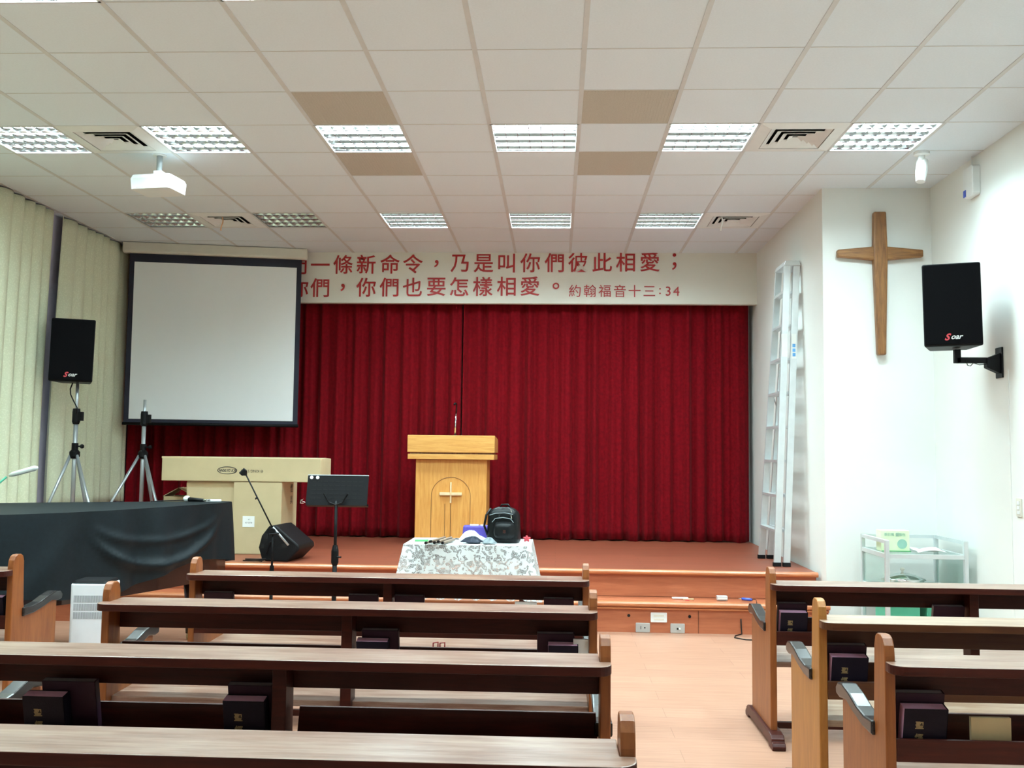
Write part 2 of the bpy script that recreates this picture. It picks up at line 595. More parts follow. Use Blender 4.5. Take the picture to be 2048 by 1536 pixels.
# ------------------------------------------------------------------ ceiling lamps, vents, panels
POS = {-1: 'far left', 1: 'second from left', 3: 'third from left', 5: 'fourth from left', 7: 'fifth from left', 9: 'far right'}
LBL = {(-1, 3): 'lit square ceiling light at the left edge above the window curtains',
       (1, 3): 'lit square ceiling light just behind the white ceiling projector',
       (3, 3): 'lit square ceiling light between two left brown ceiling panels',
       (5, 3): 'lit square ceiling light in the middle of the near row',
       (7, 3): 'lit square ceiling light left of the near right air vent',
       (9, 3): 'lit square ceiling light above the white ceiling spotlight',
       (-1, 7): 'unlit square ceiling light nearest the left curtains, left of the far vent',
       (1, 7): 'unlit square ceiling light above the right part of the projection screen',
       (3, 7): 'lit square ceiling light, leftmost lit one of the far row',
       (5, 7): 'lit square ceiling light in the middle of the far row of lit ones',
       (7, 7): 'lit square ceiling light left of the far right air vent'}
def lamp(c, j, on):
    cx, cy = lx(c)+.3, ly(j)+.3
    lab = LBL.get((c, j)) or '%s ceiling light, %s, row %s' % ('lit' if on else 'unlit', POS[c], {-1: 'just above the view', -5: 'over the camera', -9: 'behind the camera'}[j])
    t = thing('ceiling_light', lab, 'ceiling light', (cx, cy, ZC), group='square ceiling lights')
    h = B()
    w, w2, zt = .297, .275, .12
    for sx, sy, ex, ey in ((-1, -1, 1, -1), (1, -1, 1, 1), (1, 1, -1, 1), (-1, 1, -1, -1)):
        h.quad((sx*w, sy*w, 0), (ex*w, ey*w, 0), (ex*w2, ey*w2, zt), (sx*w2, sy*w2, zt))
    h.quad((-w2, -w2, zt), (w2, -w2, zt), (w2, w2, zt), (-w2, w2, zt))
    h.build('housing', M['housing'], t, solid=.002)
    f = B()
    for a in (0, 1, 2, 3):
        f.box((-.3, -.3, -.004), (.3, -.286, .004), mt=Matrix.Rotation(R(90*a), 4, 'Z'))
    f.build('frame', M['tbar'], t)
    g = B()
    def blade(horizontal, q, a0, a1):
        hw = .0075 if horizontal else .0045
        prof = [(-.0015, 0), (.0015, 0), (hw*.3, .009), (hw*.62, .019), (hw, .029), (-hw, .029), (-hw*.62, .019), (-hw*.3, .009)]
        if horizontal:
            g.prism(prof, lambda d, z: (a0, q+d, z+.006), lambda d, z: (a1, q+d, z+.006))
        else:
            g.prism(prof, lambda d, z: (q+d, a0, z+.006), lambda d, z: (q+d, a1, z+.006))
    for k in range(5):
        blade(True, -.284+.142*k, -.284, .284)
    for k in range(8):
        blade(False, -.284+.568*k/7, -.284, .284)
    g.build('louver', M['louver'], t)
    for k in range(4):
        tb = B(); yy = -.213+.142*k
        tb.tube([(-.27, yy, .088), (.27, yy, .088)], .013, 8)
        tb.build('tube', M['tube_lit'] if on else M['tube'], t, smooth=True)
    if on:
        ld = bpy.data.lights.new('lamp_light', 'AREA')
        ld.shape = 'SQUARE'
        ld.size = .53
        ld.energy = LAMP_W
        ld.color = LAMP_COL
        lo = bpy.data.objects.new('lamp_light', ld)
        col.objects.link(lo)
        lo.parent = t
        lo.location = (0, 0, .07)
    return t
for (c, j), on in LAMPS.items():
    lamp(c, j, on)

VL = {(0, 3): 'square white air vent between two lit lights, behind the projector', (8, 3): 'square white air vent between the two right hand lit lights of the near row',
      (0, 7): 'square air vent between the two unlit ceiling lights', (8, 7): 'square air vent near the column, right end of the far row'}
for (c, j) in VENTS:
    t = thing('air_vent', VL[(c, j)], 'air vent', (lx(c)+.3, ly(j)+.3, ZC), group='ceiling air vents')
    fr = B()
    for a in range(4):
        mt = Matrix.Rotation(R(90*a), 4, 'Z')
        fr.add([mt @ Vector(p) for p in ((-.3, -.3, 0), (.3, -.3, 0), (.21, -.21, -.012), (-.21, -.21, -.012))], [(0, 1, 2, 3)])
    fr.build('frame', M['white'], t, solid=.004)
    bk = B(); bk.box((-.29, -.29, .10), (.29, .29, .11)); bk.build('duct', M['dark'], t)
    for k in range(4):
        rg = B()
        a0, a1 = .205-.05*k, .168-.05*k
        for a in range(4):
            mt = Matrix.Rotation(R(90*a), 4, 'Z')
            rg.add([mt @ Vector(p) for p in ((-a0, -a0, -.010), (a0, -a0, -.010), (a1, -a1, .008), (-a1, -a1, .008))], [(0, 1, 2, 3)])
        rg.build('vane', M['white'], t, solid=.003)
    if j == 7:
        rb = B()
        sx = -.14 if c == 8 else .0
        rb.grid(lambda u, v: Vector((sx+.012*u+.008*math.sin(v*5), -.20+.004*math.sin(7*v), -.015-.13*v)), 1, 10)
        rb.build('ribbon', M['paper'] if c == 8 else plain('orange_ribbon', (.75, .42, .25, 1), .7), t, solid=.001)
PL = {(3, 2): 'brown perforated ceiling panel, left one of the nearer pair', (6, 2): 'brown perforated ceiling panel, right one of the nearer pair',
      (3, 4): 'brown perforated ceiling panel beyond the third lit light', (6, 4): 'brown perforated ceiling panel, right one of the farther pair'}
for (c, j) in PANELS:
    q = B()
    q.box((-.298, -.298, 0), (.298, .298, .012))
    for k in range(28):
        q.box((-.28+.0205*k, -.28, -.0015), (-.27+.0205*k, .28, 0))
    o = q.build('ceiling_panel', M['panel'])
    o.location = (lx(c)+.3, ly(j)+.3, ZC)
    tag(o, PL[(c, j)], 'ceiling panel', 'brown ceiling panels')

# ------------------------------------------------------------------ curtains
def drape(x_of, a0, a1, z0, z1, amp, pitch, seed, gather=None, nz=26, sharp=False):
    """wavy cloth: x_of(s, depth, z) places a point; irregular pleats along s"""
    rnd = random.Random(seed)
    ph = [rnd.uniform(0, 6.28) for _ in range(6)]
    n = int((a1-a0)/pitch*12)
    bb = B()
    def fn(u, v):
        s = a0+(a1-a0)*u
        w = s/pitch*2*math.pi
        k = .55+.45*v
        d = amp*k*(math.sin(w+1.1*math.sin(w*.31+ph[0])+ph[1])+.45*math.sin(2.07*w+ph[2]+.8*math.sin(w*.23+ph[3]))+.3*math.sin(.37*w+ph[4]))
        if sharp:
            w2 = w*.5+.7*math.sin(w*.19+ph[0])
            d = amp*k*(2*abs(math.sin(w2))**.8-1+.35*math.sin(w*.37+ph[4]))
        z = z1+(z0-z1)*v
        if v > .99:
            z += .008*math.sin(w*.5+ph[5])
        ss = s
        if gather:
            ss = gather(s, v)
        return Vector(x_of(ss, d, z))
    bb.grid(fn, n, nz)
    return bb
rc = drape(lambda s, d, z: (s, 10.70+d, z) if s > -4.62 else (-4.66+d*.6, 10.70+(s+4.62), z), -4.95, -1.05, .465, 3.42, .044, .19, 3)
tag(rc.build('stage_curtain', M['red'], smooth=True, solid=.003), 'left red velvet stage curtain hanging behind the screen and cartons', 'curtain', 'red velvet stage curtains')
rc = drape(lambda s, d, z: (s, 10.70+d, z), -1.04, 2.11, .465, 3.42, .044, .19, 9)
tag(rc.build('stage_curtain', M['red'], smooth=True, solid=.003), 'right red velvet stage curtain hanging behind the pulpit', 'curtain', 'red velvet stage curtains')
b = B(); b.tube([(-4.7, 10.70, 3.435), (2.15, 10.70, 3.435)], .014, 8)
tag(b.build('curtain_rail', M['steel']), 'steel rail carrying the red stage curtains behind the lettered fascia', 'curtain rail')
wc = drape(lambda s, d, z: (-4.685+d, s, z), 5.6, 8.63, .52, 3.585, .048, .19, 5, sharp=True, gather=lambda s, v: s-.10*(s-5.6)/3*math.sin(v*1.6))
tag(wc.build('window_curtain', M['curtain'], smooth=True, solid=.003), 'pale green patterned window curtain at the left edge of the view', 'curtain', 'window curtains')
wc = drape(lambda s, d, z: (-4.687+d, s, z), 8.82, 10.36, .84, 3.585, .042, .19, 11, sharp=True, gather=lambda s, v: s+.12*(8.82-s)/1.4*0+.0*v-.10*math.sin(v*1.8)*(1 if s < 9.3 else .3))
tag(wc.build('window_curtain', M['curtain'], smooth=True, solid=.003), 'pale green patterned window curtain between the speaker and the projection screen', 'curtain', 'window curtains')
wc = drape(lambda s, d, z: (-4.70+d, s, z), -2.3, 5.5, .3, 3.585, .03, .2, 15)
tag(wc.build('window_curtain', M['curtain'], smooth=True, solid=.003), 'long pale green window curtain on the left wall beside the pews', 'curtain', 'window curtains')

# ------------------------------------------------------------------ verse lettering on the fascia
def px_x(px):
    return -2.653+(px-637)*.005521
row1 = [('們', 594), ('一', 640.8), ('條', 687), ('新', 733.8), ('命', 782), ('令', 828), ('，', 871), ('乃', 922), ('是', 970), ('叫', 1016), ('你', 1063), ('們', 1111), ('彼', 1158), ('此', 1206), ('相', 1252), ('愛', 1300), ('；', 1348)]
row2 = [('你', 598), ('們', 641), ('，', 683), ('你', 734.5), ('們', 781), ('也', 828), ('要', 876), ('怎', 922), ('樣', 969), ('相', 1016), ('愛', 1063), ('。', 1108)]
cite = [('約', 1152), ('翰', 1182), ('福', 1211), ('音', 1241), ('十', 1270), ('三', 1299), (':', 1320), ('3', 1336), ('4', 1352)]
TM = Matrix.Translation((0, 10.5165, 0))
def zoff(s_):
    return -.075 if s_ in '，' else (-.01 if s_ in '。；' else 0)
SZ = .225
def verse(chars, label, bold):
    t = thing('verse_lettering', label, 'lettering', (0, 10.5165, 0), 0, 'red verse lettering')
    for ch in chars:
        lettering([ch], 'character', M['letter'], None, t, bold=bold)
verse([(s_, SZ, px_x(x), 3.461+.00006*(x-640)) for s_, x in row1], 'upper line of red Chinese verse characters on the fascia', .002)
verse([(s_, SZ, px_x(x), 3.203+.00006*(x-640)) for s_, x in row2], 'lower line of red Chinese verse characters on the fascia', .002)
verse([(s_, .145, px_x(x), 3.178) for s_, x in cite], 'small red scripture citation ending 34 at the right of the fascia', .0)

# ------------------------------------------------------------------ projection screen
a, c_ = Vector((-4.625, 10.0, 0)), Vector((-2.74, 10.37, 0))
dirv = (c_-a).normalized()
ang = math.atan2(dirv.y, dirv.x)
L = (c_-a).length
t = thing('projection_screen', 'large white projection screen with black border hanging at the left of the stage', 'projection screen', (a.x, a.y, ZC), ang)
q = B(); q.prism_x([(-.05, -.005), (.05, -.005), (.05, -.10), (.03, -.115), (-.03, -.115), (-.05, -.10)], 0, L); q.build('case', M['offwhite'], t, bevel=.006)
q = B(); q.box((.06, .018, -1.93), (L-.06, .022, -.11)); q.build('border', M['matte'], t)
q = B(); q.box((.112, .0145, -1.885), (L-.112, .0185, -.205)); q.build('screen_surface', M['screen'], t)
q = B(); q.tube([(.05, .02, -1.935), (L-.05, .02, -1.935)], .017, 10); q.build('weight_bar', M['blackmetal'], t, smooth=True)

# ------------------------------------------------------------------ projector
t = thing('projector', 'white projector hanging from the ceiling on a pole', 'projector', (-2.99, 7.00, ZC), R(-8))
q = B(); q.lathe([(.05, -.008), (.05, 0)], (0, 0, 0), 20); q.build('ceiling_plate', M['white'], t)
q = B(); q.tube([(0, 0, -.005), (0, 0, -.14)], .022, 14); q.build('pole', M['steel'], t, smooth=True)
q = B()
q.box((-.03, -.03, -.165), (.03, .03, -.125))
q.box((-.09, -.06, -.178), (.09, .06, -.165))
for sx in (-1, 1):
    q.tube([(0, 0, -.15), (sx*.1, .06, -.18)], .008, 8)
    q.tube([(0, 0, -.15), (sx*.1, -.06, -.18)], .008, 8)
q.build('bracket', M['white'], t)
q = B()
q.prism(rounded_rect(-.165, -.13, .165, .13, .03), lambda x, y: (x*.93, y*.93, -.178), lambda x, y: (x, y, -.205))
q.prism(rounded_rect(-.165, -.13, .165, .13, .03), lambda x, y: (x, y, -.205), lambda x, y: (x*.96, y*.96, -.285))
q.build('body', M['white'], t, smooth=False)
q = B()
for k in range(4):
    q.box((-.11, -.1255, -.276+.011*k), (-.05, -.124, -.270+.011*k), mt=Matrix.Identity(4))
q.build('vent', M['grillegrey'], t)
q = B(); q.lathe([(.035, 0), (.035, .02), (.028, .02)], (.07, .122, -.235), 18, axis='y'); q.build('lens', M['black'], t)

# ------------------------------------------------------------------ cross on the column
t = thing('cross', 'large dark wooden cross fixed to the white column', 'cross', (2.613, 7.927, 2.22))
q = B(); q.prism_y([(-.033, 0), (.033, 0), (.058, .83), (.049, 1.17), (-.049, 1.17), (-.058, .83)], -.062, 0); q.build('upright', M['crosswood'], t, bevel=.012, seg=3)
q = B(); q.prism_y([(-.342, .800), (-.04, .772), (.04, .772), (.342, .800), (.342, .858), (.04, .886), (-.04, .886), (-.342, .858)], -.055, -.002); q.build('crossbar', M['crosswoodx'], t, bevel=.010, seg=3)

# ------------------------------------------------------------------ wall things on the right
def speaker(t, logo_tilt=0):
    """cabinet origin at the bottom centre of the front face; faces -y"""
    W, H = .37, .565
    q = B(); q.prism_z([(-W/2, 0), (W/2, 0), (W/2-.06, .30), (-W/2+.06, .30)], 0, H); q.build('cabinet', M['black'], t, bevel=.012)
    q = B(); q.prism(rounded_rect(-W/2+.006, .012, W/2-.006, H-.008, .012), lambda x, z: (x, 0, z), lambda x, z: (x, -.012, z)); q.build('grille', M['grille'], t, bevel=.004)
    lg = lettering([('S', .062, -.035, .062)], 'logo', M['redplastic'], Matrix.Translation((0, -.0135, 0)), t, shear=.4, bold=.002)
    lettering([('oar', .05, .022, .058)], 'logo', M['white'], Matrix.Translation((0, -.0135, 0)), t, shear=.4, bold=.001)
    for sx in (-1, 1):
        q = B(); q.box((sx*(W/2-.035)-.004, .12, H*.5-.06), (sx*(W/2-.035)+.004+sx*.002, .17, H*.5+.06)); q.build('handle', M['blackmetal'], t)
t = thing('loudspeaker', 'black loudspeaker on the right wall bracket', 'loudspeaker', (2.665, 6.60, 2.15), R(-15))
t.rotation_euler = (R(0), R(-.8), R(-15))
speaker(t)
t = thing('speaker_bracket', 'black wall bracket arm holding the right loudspeaker', 'bracket', (XR, 6.76, 2.05))
q = B(); q.box((-.012, -.05, -.10), (0, .05, .11)); q.build('wall_plate', M['blackmetal'], t, bevel=.003)
q = B(); q.prism_y([(-.10, -.03), (-.012, -.07), (-.012, .07), (-.06, .05), (-.10, .035)], -.03, .03); q.build('hinge', M['blackmetal'], t, bevel=.004)
q = B(); q.box((-.30, -.02, .0), (-.09, .02, .04)); q.box((-.31, -.02, .0), (-.27, .02, .095)); q.build('arm', M['blackmetal'], t, bevel=.004)
q = B()
q.tube([(-.24, -.022, .02), (-.23, -.022, -.015), (-.21, -.022, -.02), (-.19, -.022, .0), (-.15, -.022, -.012), (-.09, -.022, -.005)], .003, 6)
q.build('cable', M['black'], t, smooth=True)
t = thing('wall_lantern', 'white emergency lamp box high on the right wall', 'emergency lamp', (XR, 7.09, 3.30))
q = B(); q.prism(rounded_rect(-.09, 0, .09, .22, .02), lambda y, z: (0, y, z), lambda y, z: (-.055, y*.94, z)); q.build('case', M['white'], t, bevel=.005)
q = B(); q.box((-.058, .03, .01), (-.05, .07, .06)); q.build('sticker', M['blue'], t)
q = B(); q.tube([(-.02, 0, .22), (-.02, .0, .3)], .004, 6); q.build('cord', M['white'], t)
t = thing('spotlight', 'small white cylinder spotlight on the ceiling near the right wall', 'spotlight', (2.62, 6.98, ZC))
q = B(); q.lathe([(.055, 0), (.055, -.02), (.03, -.028)], (0, 0, 0), 22); q.build('base', M['white'], t, smooth=False)
q = B(); q.tube([(0, 0, -.02), (-.005, -.0, -.075)], .024, 14); q.build('neck', M['white'], t, smooth=True)
q = B(); q.tube([(.012, .02, -.06), (-.010, -.015, -.15), (-.024, -.03, -.225)], [.040, .042, .032], 16); q.build('lamp_head', M['white'], t, smooth=False)
t = thing('light_switch', 'white switch plate on the right wall at the view edge', 'light switch', (XR, 6.53, 1.02))
q = B(); q.prism(rounded_rect(-.035, 0, .035, .12, .008), lambda y, z: (0, y, z), lambda y, z: (-.009, y, z)); q.build('plate', M['offwhite'], t)
for k in range(3):
    q = B(); q.box((-.014, -.016, .018+.03*k), (-.008, .016, .042+.03*k)); q.build('rocker', M['white'], t)

# ------------------------------------------------------------------ ladder leaning on the column side
t = thing('stepladder', 'tall folded aluminium stepladder leaning against the column', 'ladder', (1.945, 8.80, STAGE_Z))
ZT = 2.655
def rail_pt(z, side, sec):     # side -1 near, +1 far; sec 0 room side, 1 wall side
    k = z/ZT
    hw = .315+(.165-.315)*k
    xs = (-.045 if sec == 0 else .035)+.145*k
    return Vector((xs, side*hw, z))
for sec in (0, 1):
    for side in (-1, 1):
        q = B()
        p0, p1 = rail_pt(.03, side, sec), rail_pt(ZT, side, sec)
        w, d = .029, .013
        v = []
        for p in (p0, p1):
            v += [p+Vector((-w, -d, 0)), p+Vector((w, -d, 0)), p+Vector((w, d, 0)), p+Vector((-w, d, 0))]
        q.add(v, [(0, 1, 2, 3), (4, 5, 6, 7), (0, 1, 5, 4), (1, 2, 6, 5), (2, 3, 7, 6), (3, 0, 4, 7)])
        q.build('rail', M['alu'], t, bevel=.003)
        f = B(); p = rail_pt(0, side, sec)
        f.box((p.x-.034, p.y-.02, 0), (p.x+.034, p.y+.02, .035)); f.build('rubber_foot', M['black'], t, bevel=.004)
    for k in range(8):
        z = .30+.30*k
        a_, b_ = rail_pt(z, -1, sec), rail_pt(z, 1, sec)
        q = B(); q.box((a_.x-.03, a_.y, z-.012), (a_.x+.03, b_.y, z+.012)); q.build('tread', M['alu'], t)
q = B(); q.prism_y([(.065, ZT-.02), (.215, ZT-.02), (.20, ZT+.025), (.08, ZT+.025)], -.19, .19); q.build('top_cap', M['alu'], t, bevel=.004)
q = B(); p = rail_pt(1.86, -1, 0); q.box((p.x-.026, p.y-.0155, 1.80), (p.x+.026, p.y-.0135, 2.02)); q.build('sticker', M['paper'], t)
q = B(); p = rail_pt(1.86, -1, 1); q.box((p.x-.020, p.y-.0165, 1.80), (p.x+.022, p.y-.0135, 2.02)); st = q.build('sticker', M['paper'], t)
q = B()
for k in range(3):
    q.box((p.x-.012, p.y-.0175, 1.82+.04*k), (p.x+.014, p.y-.0164, 1.85+.04*k))
q.build('sticker_print', plain('sky_print', (.12, .38, .75, 1), .5), st)
for side in (1,):
    p, p2 = rail_pt(1.55, side, 0), rail_pt(1.35, side, 1)
    q = B(); q.tube([p+Vector((0, side*.016, 0)), p2+Vector((0, side*.016, 0))], .006, 6); q.build('hinge_brace', M['steel'], t)

# ------------------------------------------------------------------ serving cart, tissue box, paper, pot
CX0, CX1, CY0, CY1 = 2.40, 2.96, 7.20, 7.75
t = thing('serving_cart', 'aluminium serving cart with glass shelves against the white column', 'cart', (2.68, 7.475, 0))
ox, oy = 2.68, 7.475
for x in (CX0, CX1):
    for y in (CY0, CY1):
        q = B(); q.box((x-ox-.015, y-oy-.015, .06), (x-ox+.015, y-oy+.015, .80)); q.build('post', M['alu'], t, bevel=.003)
        q = B(); q.lathe([(.028, -.012), (.028, .012)], (x-ox, y-oy, .029), 14, axis='x'); q.tube([(x-ox, y-oy, .03), (x-ox, y-oy, .065)], .01, 8); q.build('caster', M['black'], t)
for z, nm in ((.70, 'top'), (.44, 'middle'), (.15, 'bottom')):
    q = B()
    for y in (CY0, CY1):
        q.box((CX0-ox, y-oy-.013, z-.03), (CX1-ox, y-oy+.013, z))
    for x in (CX0, CX1):
        q.box((x-ox-.013, CY0-oy, z-.03), (x-ox+.013, CY1-oy, z))
    sh = q.build('shelf_frame', M['alu'], t)
    q = B(); q.box((CX0-ox, CY0-oy, z-.008), (CX1-ox, CY1-oy, z-.002)); q.build('glass_shelf', M['glass'], sh)
q = B()
for x in (CX0, CX1):
    q.box((x-ox-.013, CY0-oy, .775), (x-ox+.013, CY1-oy, .80))
q.box((CX0-ox, CY1-oy-.013, .775), (CX1-ox, CY1-oy+.013, .80))
q.build('guard_rail', M['alu'], t)
for x in (CX0, CX1):
    q = B(); q.box((x-ox-.002, CY0-oy+.015, .44), (x-ox+.002, CY1-oy-.015, .67)); q.build('side_glass', M['glass'], t)
t = thing('tissue_box', 'lime and white tissue carton standing on the serving cart top', 'box', (2.515, 7.47, .70))
q = B(); q.box((-.085, -.055, 0), (.125, .055, .155)); q.build('carton', M['limebox'], t, bevel=.003)
q = B(); q.lathe([(.036, 0), (.036, .002)], (.07, -.0575, .055), 20, axis='y'); q.build('printed_circle', M['limedark'], t)
lettering([('茶', .026, -.05, .125), ('日', .026, -.025, .125), ('風', .026, 0, .125), ('量', .03, .035, .125), ('販', .026, .06, .125), ('包', .026, .083, .125)], 'lettering', M['limedark'], Matrix.Translation((0, -.0565, 0)), t, extrude=.0005)
q = B(); q.box((-.08, -.07, 0), (.13, -.056, .006)); q.build('flap', M['green'], t)
q = B()
q.grid(lambda u, v: Vector((2.66+.21*u, 7.30+.24*v, .704+.018*abs(math.sin(3*u+2*v))+.004*math.sin(9*v))), 10, 10)
tag(q.build('paper_sheet', M['paper'], solid=.003, smooth=True), 'white rumpled paper lying on the serving cart top', 'paper')
t = thing('cooking_pot', 'shiny steel pot with lid on the middle shelf of the serving cart', 'pot', (2.585, 7.42, .44))
q = B(); q.lathe([(.11, 0), (.145, .015), (.15, .05), (.162, .056)], (0, 0, 0), 32); q.build('pot_body', M['chrome'], t, smooth=True)
q = B(); q.lathe([(.164, .056), (.15, .07), (.10, .092), (.05, .104), (.02, .108)], (0, 0, 0), 32); q.build('lid', M['chrome'], t, smooth=True)
q = B(); q.lathe([(.008, .107), (.008, .118), (.016, .124), (.016, .136), (.006, .142)], (0, 0, 0), 16); q.build('knob', M['offwhite'], t, smooth=True)
for k, (x0, x1, lab) in enumerate(((2.44, 2.66, 'wide green plastic box on the bottom shelf of the serving cart'), (2.71, 2.86, 'narrow green plastic box at right on the bottom shelf of the serving cart'))):
    q = B(); q.box((x0, 7.28, .151), (x1, 7.6, .335)); q.box((x0-.006, 7.274, .335), (x1+.006, 7.606, .35))
    tag(q.build('storage_box', M['teal'], bevel=.006), lab, 'box', 'green boxes on the serving cart')

# ------------------------------------------------------------------ pulpit and its microphone
t = thing('pulpit', 'light oak pulpit with a small cross standing on the stage', 'pulpit', (-1.07, 9.9, STAGE_Z))
q = B(); q.box((-.365, 0, .02), (.365, .45, .87)); body = q.build('body', M['oak'], t, bevel=.004)
q = B(); q.box((-.39, -.02, 0), (.39, .47, .05)); q.build('plinth', M['oakx'], t, bevel=.004)
q = B(); q.box((-.442, -.06, .872), (.442, .50, .925)); q.build('lower_slab', M['oakx'], t, bevel=.004)
q = B(); q.box((-.42, -.045, .925), (.42, .485, .942)); q.build('gap_band', M['crosswood'], t)
q = B(); q.prism_x([(-.065, .942), (.505, .942), (.505, 1.06), (.47, 1.09), (-.035, 1.118), (-.065, 1.112)], -.446, .446); q.build('desk_top', M['oakx'], t, bevel=.004)
q = B()
for sx in (-1, 1):
    for k in range(10):
        a0, a1 = R(9*k), R(9*(k+1))
        q.tube([(sx*(.20*math.cos(a0)), -.001, .50+.19*math.sin(a0)), (sx*(.20*math.cos(a1)), -.001, .50+.19*math.sin(a1))], .003, 5)
    q.tube([(sx*.20, -.001, .05), (sx*.20, -.001, .50)], .003, 5)
q.tube([(.0, -.001, .05), (0, -.001, .42)], .004, 5)
q.tube([(-.06, -.001, .05), (-.06, -.001, .42)], .003, 5)
q.build('arch_groove', M['crosswood'], t)
q = B(); q.box((-.115, -.026, .505), (-.004, -.0, .535)); q.box((.004, -.026, .505), (.115, -.0, .535)); q.build('cross_bar', M['oakpale'], t, bevel=.005)
q = B(); q.prism_y([(-.008, .43), (.008, .43), (.008, .64), (-.008, .64)], -.018, 0); q.build('cross_upright', M['oakpale'], t, bevel=.003)
t = thing('gooseneck_microphone', 'slim gooseneck microphone standing on the pulpit top', 'microphone', (-1.06, 10.12, STAGE_Z+1.108))
q = B(); q.lathe([(.03, 0), (.03, .012), (.01, .02)], (0, 0, 0), 18); q.build('base', M['blackmetal'], t)
q = B(); q.tube([(0, 0, .01), (.003, 0, .12), (.008, 0, .24)], .008, 10); q.build('stem', M['chrome'], t, smooth=True)
q = B(); q.tube([(.008, 0, .24), (.012, -.002, .29), (.016, -.012, .325), (.014, -.03, .345), (.006, -.05, .348)], .006, 8); q.build('neck', M['blackmetal'], t, smooth=True)
q = B(); q.tube([(.006, -.045, .348), (.002, -.06, .345), (-.002, -.09, .335)], [.008, .012, .011], 10); q.build('capsule', M['black'], t, smooth=True)

# ------------------------------------------------------------------ lace table in front of the stage
TX0, TX1, TY0, TY1, TZ = -1.085, -.185, 7.03, 7.56, .728
t = thing('low_table', 'small wooden table under the white lace cloth in front of the stage', 'table', ((TX0+TX1)/2, (TY0+TY1)/2, 0))
hx, hy = (TX1-TX0)/2, (TY1-TY0)/2
q = B(); q.box((-hx, -hy, TZ-.03), (hx, hy, TZ)); q.build('tabletop', PM['red']['dark'], t, bevel=.004)
q = B(); q.box((-hx+.04, -hy+.04, TZ-.11), (hx-.04, hy-.04, TZ-.03)); q.build('apron', PM['red']['dark'], t)
for sx in (-1, 1):
    for sy in (-1, 1):
        q = B(); q.box((sx*(hx-.05)-.022, sy*(hy-.05)-.022, 0), (sx*(hx-.05)+.022, sy*(hy-.05)+.022, TZ-.03)); q.build('leg', PM['red']['dark'], t)
q = B()
outl = []
def edge_pts(x0, y0, x1, y1, n):
    return [(x0+(x1-x0)*k/n, y0+(y1-y0)*k/n) for k in range(n)]
e = .012
ring = edge_pts(TX0-e, TY0-e, TX1+e, TY0-e, 36)+edge_pts(TX1+e, TY0-e, TX1+e, TY1+e, 20)+edge_pts(TX1+e, TY1+e, TX0-e, TY1+e, 36)+edge_pts(TX0-e, TY1+e, TX0-e, TY0-e, 20)
rows = 10
n = len(ring)
mx_, my_ = (TX0+TX1)/2, (TY0+TY1)/2
v = []
for r_ in range(rows+1):
    k = r_/rows
    for i, (x, y) in enumerate(ring):
        corner = min(abs(x-(TX0-e))+abs(y-(TY0-e)), abs(x-(TX1+e))+abs(y-(TY0-e)), abs(x-(TX1+e))+abs(y-(TY1+e)), abs(x-(TX0-e))+abs(y-(TY1+e)))
        fl = (.020+.055*math.exp(-(corner/.09)**2)+.008*math.sin(i*.9))*k
        dx, dy = (x-mx_)/hx, (y-my_)/hy
        qx = fl*(dx if abs(dx) > .97 else dx*.25)
        qy = fl*(dy if abs(dy) > .97 else dy*.25)
        v.append((x+qx, y+qy, TZ+.006-(.38+.012*math.sin(i*1.3))*k))
f = [(r_*n+i, r_*n+(i+1) % n, (r_+1)*n+(i+1) % n, (r_+1)*n+i) for r_ in range(rows) for i in range(n)]
q.add(v, f, 0)
q.add([(x, y, TZ+.006) for x, y in ring], [tuple(range(n))], 1)
tag(q.build('lace_tablecloth', [M['lace'], M['laceborder']]), 'white floral lace cloth draped over the small table', 'tablecloth')
TT = TZ+.009

# backpack
t = thing('backpack', 'black leather backpack standing at the right on the lace table', 'backpack', (-.385, 7.28, TT), R(-14))
q = B()
def bag(u, v):
    a = 2*math.pi*u
    z = .26*v
    k = 1-.10*v if v < .75 else (1-.10*v)*math.sqrt(max(0, 1-((v-.75)/.27)**2))*.95+.04
    sx, sy = .125, .085
    x = sx*k*math.copysign(abs(math.cos(a))**.55, math.cos(a))
    y = sy*k*math.copysign(abs(math.sin(a))**.55, math.sin(a))
    if v < .06:
        x *= .9+v*1.6; y *= .9+v*1.6
    return Vector((x, y, z))
q.grid(bag, 40, 20)
q.build('main_body', M['leather'], t, smooth=True)
q = B()
def pocket(u, v):
    a = 2*math.pi*u
    rr = v
    x = .085*rr*math.copysign(abs(math.cos(a))**.6, math.cos(a))
    z = .07*rr*math.copysign(abs(math.sin(a))**.6, math.sin(a))
    return Vector((x+.02, -.07-.05*(1-rr**4), .09+z))
q.grid(pocket, 32, 8)
q.build('front_pocket', M['leather'], t, smooth=True)
q = B()
q.tube([(-.065, -.088, .15), (-.04, -.094, .178), (.02, -.098, .187), (.08, -.092, .178), (.10, -.086, .15)], .003, 6)
q.tube([(-.09, -.07, .20), (-.04, -.078, .215), (.03, -.08, .22), (.09, -.07, .21)], .003, 6)
q.build('zipper', M['greycloth'], t)
q = B(); q.box((.03, -.1245, .075), (.052, -.1195, .098)); q.build('badge', M['chrome'], t)
q = B(); q.tube([(-.03, .0, .25), (-.02, 0, .275), (.03, 0, .278), (.05, 0, .252)], .007, 8); q.build('carry_handle', M['leather'], t, smooth=True)
q = B()
for s_ in (-.055, .05):
    q.tube([(s_-.055, -.05, .05), (s_-.075, -.075, .12), (s_-.06, -.075, .20), (s_-.04, -.03, .245)], .009, 8)
q.build('strap', M['leather'], t, smooth=True)
q = B(); q.tube([(.075, -.075, .245), (.085, -.085, .225)], .003, 6); q.tube([(.08, -.085, .205), (.088, -.092, .18)], .003, 6); q.build('zip_pull', M['chrome'], t)
